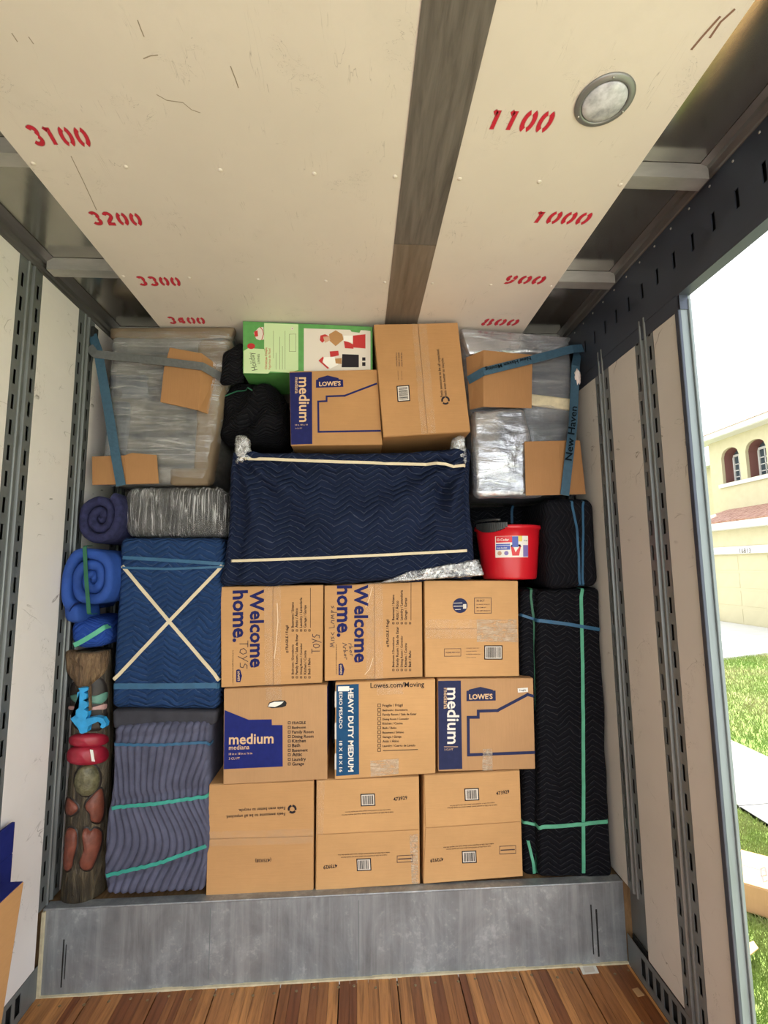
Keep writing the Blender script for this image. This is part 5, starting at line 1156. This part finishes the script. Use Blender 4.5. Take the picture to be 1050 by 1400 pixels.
# box at the lower left edge of the frame, close to the camera
YN2 = 1.86
na = ony(33, 1205, YN2); zt = na.z; nx1 = na.x
NB = empty('cardboard_box', ((XL+nx1)/2, YN2-0.2, 0.0), 'brown box with a blue top, cut by the lower left edge of the picture', 'box', 'moving boxes')
pfb = [(XL+0.045, YN2, 0.005), (nx1-0.06, YN2, 0.005), (nx1, YN2, zt), (XL+0.045, YN2, zt)]
MB().prism([(p[0], YN2-0.42, p[2]) for p in pfb], pfb).build('carton_body', M['card'], NB, bevel=0.003)
MB().box(XL+0.047, nx1-0.003, YN2-0.417, YN2-0.003, zt-0.001, zt+0.002).build('blue_lid', M['blue_ink'], NB)
b2 = onx(19, 1185, XL+0.04)
BB = tag(mk('blue_bin', *(lambda m: (m.v, m.f))(MB().box(XL+0.020, XL+0.034, b2.y-0.30, b2.y, zt+0.02, onx(17, 1125, XL+0.03).z).box(XL+0.020, XL+0.034, b2.y-0.30, b2.y, 0.002, zt+0.02)), M['blue_ink'], bevel=0.004), 'dark blue panel leaning on the left wall behind the near box', 'panel')

# ------------------------------------------------------------------ outside
t = NT('lawn_soil'); co = t.coord(); g = t.noise(co, 1.3, 6, 0.65); g2 = t.noise(co, 14, 5, 0.7)
t.col(t.mix(g2, t.ramp(g, [(0.35, (0.115, 0.19, 0.025)), (0.55, (0.17, 0.22, 0.05)), (0.72, (0.30, 0.26, 0.13))]), (0.13, 0.21, 0.03))); t.par(0.9); M['lawn'] = t.m
M['walk'] = plain('weathered_concrete', (0.20, 0.197, 0.19), 0.85, var=0.1, vscale=3, bump=0.1)
M['concrete'] = plain('pale_concrete', (0.46, 0.45, 0.42), 0.85, var=0.08, vscale=3, bump=0.1)
M['asphalt'] = plain('pale_concrete_street', (0.46, 0.45, 0.43), 0.85, var=0.1, vscale=4, bump=0.1)
def gquad(x0, x1, y0, y1, dz=0.0, n=1): return [(x0, y0, GZ(x0)+dz), (x1, y0, GZ(x1)+dz), (x1, y1, GZ(x1)+dz), (x0, y1, GZ(x0)+dz)]
def slab(name, x0, x1, y0, y1, top, th, mat, label): return struct(name, MB().prism(gquad(x0, x1, y0, y1, top), gquad(x0, x1, y0, y1, top-th)), mat, label)
slab('ground', -40, 60, -40, 60, -0.02, 0.3, M['lawn'], 'grassy ground around the truck')
slab('road', -9.0, 2.0, -40, 40, 0.0, 0.06, M['asphalt'], 'pale street the truck is parked on')
SW0, SW1 = 3.72, 4.93
walk = slab('sidewalk', SW0, SW1, -20, 11.0, 0.012, 0.1, M['walk'], 'concrete sidewalk across the lawn')
for k in range(20):
    ya = -20+k*1.55
    MB().prism(gquad(SW0, SW1, ya+0.006, min(ya+1.544, 11.0), 0.02), gquad(SW0, SW1, ya+0.006, min(ya+1.544, 11.0), -0.05)).build('paving_slab', M['walk'], walk, bevel=0.006)
da, db = onz(987, 899, -0.42), onz(1050, 893, -0.40)
sl = (db.y-da.y)/(db.x-da.x); yd = lambda x: da.y+sl*(x-da.x)
drive_pts = [(2.0, yd(2.0)), (13.4, yd(13.4)), (13.4, 19.6), (2.0, 19.6)]
struct('driveway', MB().prism([(x, y, GZ(x)+0.03) for x, y in drive_pts], [(x, y, GZ(x)-0.1) for x, y in drive_pts]), M['concrete'], 'bright concrete driveway in front of the garage')
struct('driveway', MB().prism([(x, y, GZ(x)+0.03) for x, y in ((2.0, -14), (13.4, -14), (13.4, -1.5), (2.0, -1.5))], [(x, y, GZ(x)-0.1) for x, y in ((2.0, -14), (13.4, -14), (13.4, -1.5), (2.0, -1.5))]), M['concrete'], 'unseen concrete apron added to cut green bounce light from the lawn')  # added out of view to weaken the green bounce from the lawn
bz0 = GZ(2.7)
bp0 = onz(1017, 1246, bz0); hb = onx(1016, 1209, bp0.x).z-bz0
be = onz(1009, 1161, bz0+hb)-bp0; be.z = 0; bl1 = max(0.3, be.length); bu = be.normalized(); bv = Vector((bu.y, -bu.x, 0)); bl2 = 0.72
# grass blades: nobody could count them
rnd = random.Random(3); V, F = [], []
def blades(n, x0, x1, y0, y1, h0, h1, wd):
    for _ in range(n):
        x, y = rnd.uniform(x0, x1), rnd.uniform(y0, y1)
        dd = Vector((x-bp0.x, y-bp0.y, 0))
        if -0.02 < dd.dot(bu) < bl1+0.02 and -0.02 < dd.dot(bv) < bl2+0.02: continue
        if SW0-0.02 < x < SW1+0.02 or y > yd(x)-0.03: continue
        z = GZ(x)-0.022; a = rnd.uniform(0, 6.283); h = rnd.uniform(h0, h1); lx, ly = rnd.gauss(0, 0.35)*h, rnd.gauss(0, 0.35)*h; c_, s_ = math.cos(a)*wd, math.sin(a)*wd
        k = len(V); V.extend([(x-c_, y-s_, z), (x+c_, y+s_, z), (x+c_*0.5+lx*0.4, y+s_*0.5+ly*0.4, z+h*0.6), (x+lx, y+ly, z+h)]); F.append((k, k+1, k+2)); F.append((k, k+2, k+3))
blades(80000, 2.1, 3.74, 1.9, 5.6, 0.025, 0.055, 0.0022); blades(45000, 4.9, 9.8, 4.5, 12.5, 0.04, 0.09, 0.006)
t = NT('grass_blades'); co = t.coord(); g = t.noise(co, 0.9, 4, 0.6); g2 = t.noise(co, 30, 2, 0.6)
t.col(t.mix(t.ramp(g, [(0.38, 0.05), (0.66, 0.9)]), t.mix(g2, (0.085, 0.19, 0.018), (0.20, 0.29, 0.055)), (0.33, 0.28, 0.14))); t.par(0.6); M['grass'] = t.m
tag(mk('grass', V, F, M['grass']), 'patchy green and straw coloured lawn grass', 'grass', kind='stuff')
# cardboard box lying on the lawn
BQ = lambda a, b, z: bp0+bu*a+bv*b+Vector((0, 0, z))
bc_ = BQ(bl1/2, bl2/2, 0)
LB = empty('cardboard_box', bc_, 'closed cardboard box lying on the grass outside the door', 'box')
MB().prism([BQ(0, 0, 0), BQ(bl1, 0, 0), BQ(bl1, bl2, 0), BQ(0, bl2, 0)][::-1], [BQ(0, 0, hb), BQ(bl1, 0, hb), BQ(bl1, bl2, hb), BQ(0, bl2, hb)][::-1]).build('carton_body', M['card3'], LB, bevel=0.006)
for (a, b) in ((0.004, bl1/2-0.0015), (bl1/2+0.0015, bl1-0.004)):
    MB().prism([BQ(a, 0.004, hb), BQ(b, 0.004, hb), BQ(b, bl2-0.004, hb), BQ(a, bl2-0.004, hb)][::-1], [BQ(a, 0.004, hb+0.005), BQ(b, 0.004, hb+0.005), BQ(b, bl2-0.004, hb+0.005), BQ(a, bl2-0.004, hb+0.005)][::-1]).build('flap', M['card2'], LB, bevel=0.0015)
tops = lambda x, y: onz(x, y, bz0+hb+0.0062)
for sgm in (((1040, 1188), (1046, 1186), (1048, 1196), (1041, 1198), (1040, 1188)), ((1042, 1198), (1044, 1206), (1050, 1203))):
    q_ = [tops(*p) for p in sgm]; strokes('handwriting', [[(p.x, p.y) for p in q_]], lambda a, b, e: (a, b, bz0+hb+0.0065), 0.006, M['marker'], LB)
sc = [onz(x, y, GZ(2.7)+0.05) for x, y in ((1016, 1292), (1030, 1286), (1037, 1296), (1022, 1308))]
pp = MB().prism(sc, [p-Vector((0, 0, 0.006)) for p in sc]).build('cardboard_scrap', M['card2']); tag(pp, 'flat pale cardboard scrap on the grass outside', 'cardboard')

# house
M['stucco'] = plain('cream_stucco', (0.42, 0.375, 0.245), 0.9, var=0.05, vscale=4, bump=0.15)
M['trimw'] = plain('white_trim', (0.52, 0.515, 0.49), 0.7)
M['gdoor'] = plain('beige_garage_door', (0.40, 0.36, 0.225), 0.7, var=0.03, vscale=3)
M['maroon'] = plain('maroon_reveal', (0.16, 0.065, 0.055), 0.8)
M['glass'] = plain('window_glass', (0.05, 0.07, 0.08), 0.08, 0, 0.8)
t = NT('terracotta_tiles'); co = t.coord(); wv = t.n('ShaderNodeTexWave', wave_type='BANDS', bands_direction='Y'); t.lk(co, wv.inputs[0]); wv.inputs['Scale'].default_value = 1.2
g = t.noise(co, 6, 4, 0.7); t.col(t.ramp(g, [(0.3, (0.20, 0.085, 0.06)), (0.7, (0.42, 0.25, 0.19))])); t.bump(wv.outputs[0], 0.8, 0.08); t.par(0.8); M['tile'] = t.m
XG, XU = 13.0, 14.1            # garage front, upper storey wall
HS = empty('house', (15.5, 13.0, -0.3), 'two-storey cream stucco house with arched maroon windows and garage seen through the door', 'house')
gy1 = onx(967, 800, XG).y+0.4; gy0 = gy1-9.0; gz = GZ(XG)-0.1
zdoor = onx(1010, 757, XG).z; zhead = onx(1010, 747, XG).z; zeave = onx(1000, 722, XG-0.35).z; zfas = onx(1000, 711, XG-0.35).z
dy1 = onx(974, 800, XG).y; dy0 = dy1-4.9
# garage wall in pieces round the door
MB().box(XG, XG+0.2, gy0, dy0, gz, zeave).box(XG, XG+0.2, dy1, gy1, gz, zeave).box(XG, XG+0.2, dy0, dy1, zhead, zeave).box(XG+0.2, XU+0.1, gy1-0.2, gy1, gz, zeave+0.2).build('garage_wall', M['stucco'], HS)
box('door_header', XG-0.04, XG+0.16, dy0-0.15, dy1+0.15, zdoor, zhead, M['trimw'], HS)
gd = box('garage_door', XG+0.10, XG+0.15, dy0, dy1, gz, zdoor, M['gdoor'], HS)
nr = 4
for r_ in range(nr):
    for c_ in range(4):
        a = dy0+4.9*c_/4+0.05; b = dy0+4.9*(c_+1)/4-0.05; z0 = gz+0.1+(zdoor-gz-0.1)*r_/nr+0.05; z1 = gz+0.1+(zdoor-gz-0.1)*(r_+1)/nr-0.05
        box('door_panel', XG+0.092, XG+0.10, a, b, z0, z1, M['gdoor'], gd, 0.008)
v_, f_, w_ = text2d('16813', 0.0); yc = onx(1013, 752, XG).y; zc_ = onx(1020, 756, XG-0.05).z; nwid = abs(onx(1013, 752, XG).y-onx(1028, 752, XG).y); scn = nwid/w_
mk('house_number', [(XG-0.047, yc-p[0]*scn, zc_+p[1]*scn*1.1) for p in v_], f_, M['marker'], HS)
box('fascia', XG-0.38, XG-0.30, gy0-0.3, gy1+0.35, zeave, zfas, M['trimw'], HS); box('soffit', XG-0.36, XG+0.1, gy0-0.3, gy1+0.3, zeave-0.02, zeave+0.03, M['trimw'], HS)
zr = onx(1030, 690.5, XU).z
rp = [(XG-0.42, zfas), (XU+0.05, zr), (XU+0.05, zr-0.15), (XG-0.36, zfas-0.08)]
MB().prism([(p[0], gy0-0.3, p[1]) for p in rp], [(p[0], gy1+0.35-(0.7 if i in (1, 2) else 0), p[1]) for i, p in enumerate(rp)]).build('garage_roof', M['tile'], HS)
# upper wall with two arched recesses
uy1 = onx(971, 640, XU).y; uy0 = uy1-8.0; ze = onx(1000, 590, XU-0.45).z
wins = []
for (pl_, pr_, pt_, ps_, pb_) in ((987, 1012, 611, 624, 659), (1021, 1050, 601, 614, 652)):
    wins.append((onx(pr_, 640, XU).y, onx(pl_, 640, XU).y, onx((pl_+pr_)/2, pb_, XU).z, onx(pl_, ps_+3, XU).z, onx((pl_+pr_)/2, pt_, XU).z))
w3 = wins[1]; dyw = wins[0][0]-wins[1][0]
zb, zs_, zt_ = wins[0][2], wins[0][3], wins[0][4]
wins = [(w[0], w[1], zb, zs_, zt_) for w in wins]
mb = MB(); cur = uy1
for (a, b, z0, zsp, ztp) in wins:
    mb.box(XU, XU+0.12, b, cur, zr-0.3, ze)
    mb.box(XU, XU+0.12, a, b, zr-0.3, z0)
    n = 12
    for i in range(n):
        ya, yb = a+(b-a)*i/n, a+(b-a)*(i+1)/n
        fz = lambda y: zsp+(ztp-zsp)*math.sqrt(max(0, 1-((y-(a+b)/2)/((b-a)/2))**2))
        pts = [(ya, fz(ya)), (yb, fz(yb)), (yb, ze), (ya, ze)]
        mb.prism([(XU, p[0], p[1]) for p in pts], [(XU+0.12, p[0], p[1]) for p in pts])
    cur = a
mb.box(XU, XU+0.12, uy0, cur, zr-0.3, ze); mb.box(XU+0.12, XU+6, uy1-0.15, uy1, zr-0.3, ze)
mb.build('upper_wall', M['stucco'], HS)
for (a, b, z0, zsp, ztp) in wins:
    wn = box('window', XU+0.50, XU+0.53, a-0.02, b+0.02, z0-0.02, ztp+0.05, M['glass'], HS)
    mbr = MB().box(XU+0.12, XU+0.5, b, b+0.03, z0, zsp).box(XU+0.12, XU+0.5, a-0.03, a, z0, zsp).box(XU+0.12, XU+0.5, a, b, z0-0.03, z0); n = 12
    for i in range(n):
        ya, yb = a+(b-a)*i/n, a+(b-a)*(i+1)/n; fz = lambda y: zsp+(ztp-zsp)*math.sqrt(max(0, 1-((y-(a+b)/2)/((b-a)/2))**2))
        mbr.prism([(XU+0.11, ya, fz(ya)), (XU+0.11, yb, fz(yb)), (XU+0.11, yb, fz(yb)+0.05), (XU+0.11, ya, fz(ya)+0.05)], [(XU+0.5, ya, fz(ya)), (XU+0.5, yb, fz(yb)), (XU+0.5, yb, fz(yb)+0.05), (XU+0.5, ya, fz(ya)+0.05)])
    mbr.build('reveal', M['maroon'], wn)
    fr = MB().box(XU+0.46, XU+0.5, a, a+0.07, z0, ztp).box(XU+0.46, XU+0.5, b-0.07, b, z0, zsp+0.05).box(XU+0.46, XU+0.5, a, b, z0, z0+0.08).box(XU+0.46, XU+0.5, a, b, zsp+0.05, zsp+0.13)
    for k in range(1, 3): y_ = a+(b-a)*k/3; fr.box(XU+0.47, XU+0.5, y_-0.018, y_+0.018, z0, zsp+0.1)
    for k in range(1, 4): z_ = z0+(zsp-z0)*k/4; fr.box(XU+0.47, XU+0.5, a, b, z_-0.018, z_+0.018)
    fr.build('frame', M['trimw'], wn)
box('window_sill', XU-0.08, XU+0.1, wins[1][0]-0.3, wins[0][1]+0.15, zb-0.16, zb-0.03, M['trimw'], HS)
zf0 = ze; box('eave_fascia', XU-0.5, XU-0.42, uy0, uy1+0.5, ze, ze+0.22, M['trimw'], HS); box('eave_soffit', XU-0.46, XU+0.2, uy0, uy1+0.45, ze-0.02, ze+0.03, M['trimw'], HS)
rp = [(XU-0.55, ze+0.20), (XU+4.0, ze+2.0), (XU+8.5, ze+0.2)]
MB().prism([(p[0], uy0, p[1]) for p in rp], [(p[0], uy1+0.55-(3.5 if i == 1 else 0), p[1]) for i, p in enumerate(rp)]).build('main_roof', M['tile'], HS)
box('rear_wing', XU+2.2, XU+6, uy1-0.1, uy1+4.0, gz, ze-0.35, M['stucco'], HS); box('rear_eave', XU+1.8, XU+6.2, uy1-0.1, uy1+4.4, ze-0.35, ze-0.12, M['trimw'], HS)
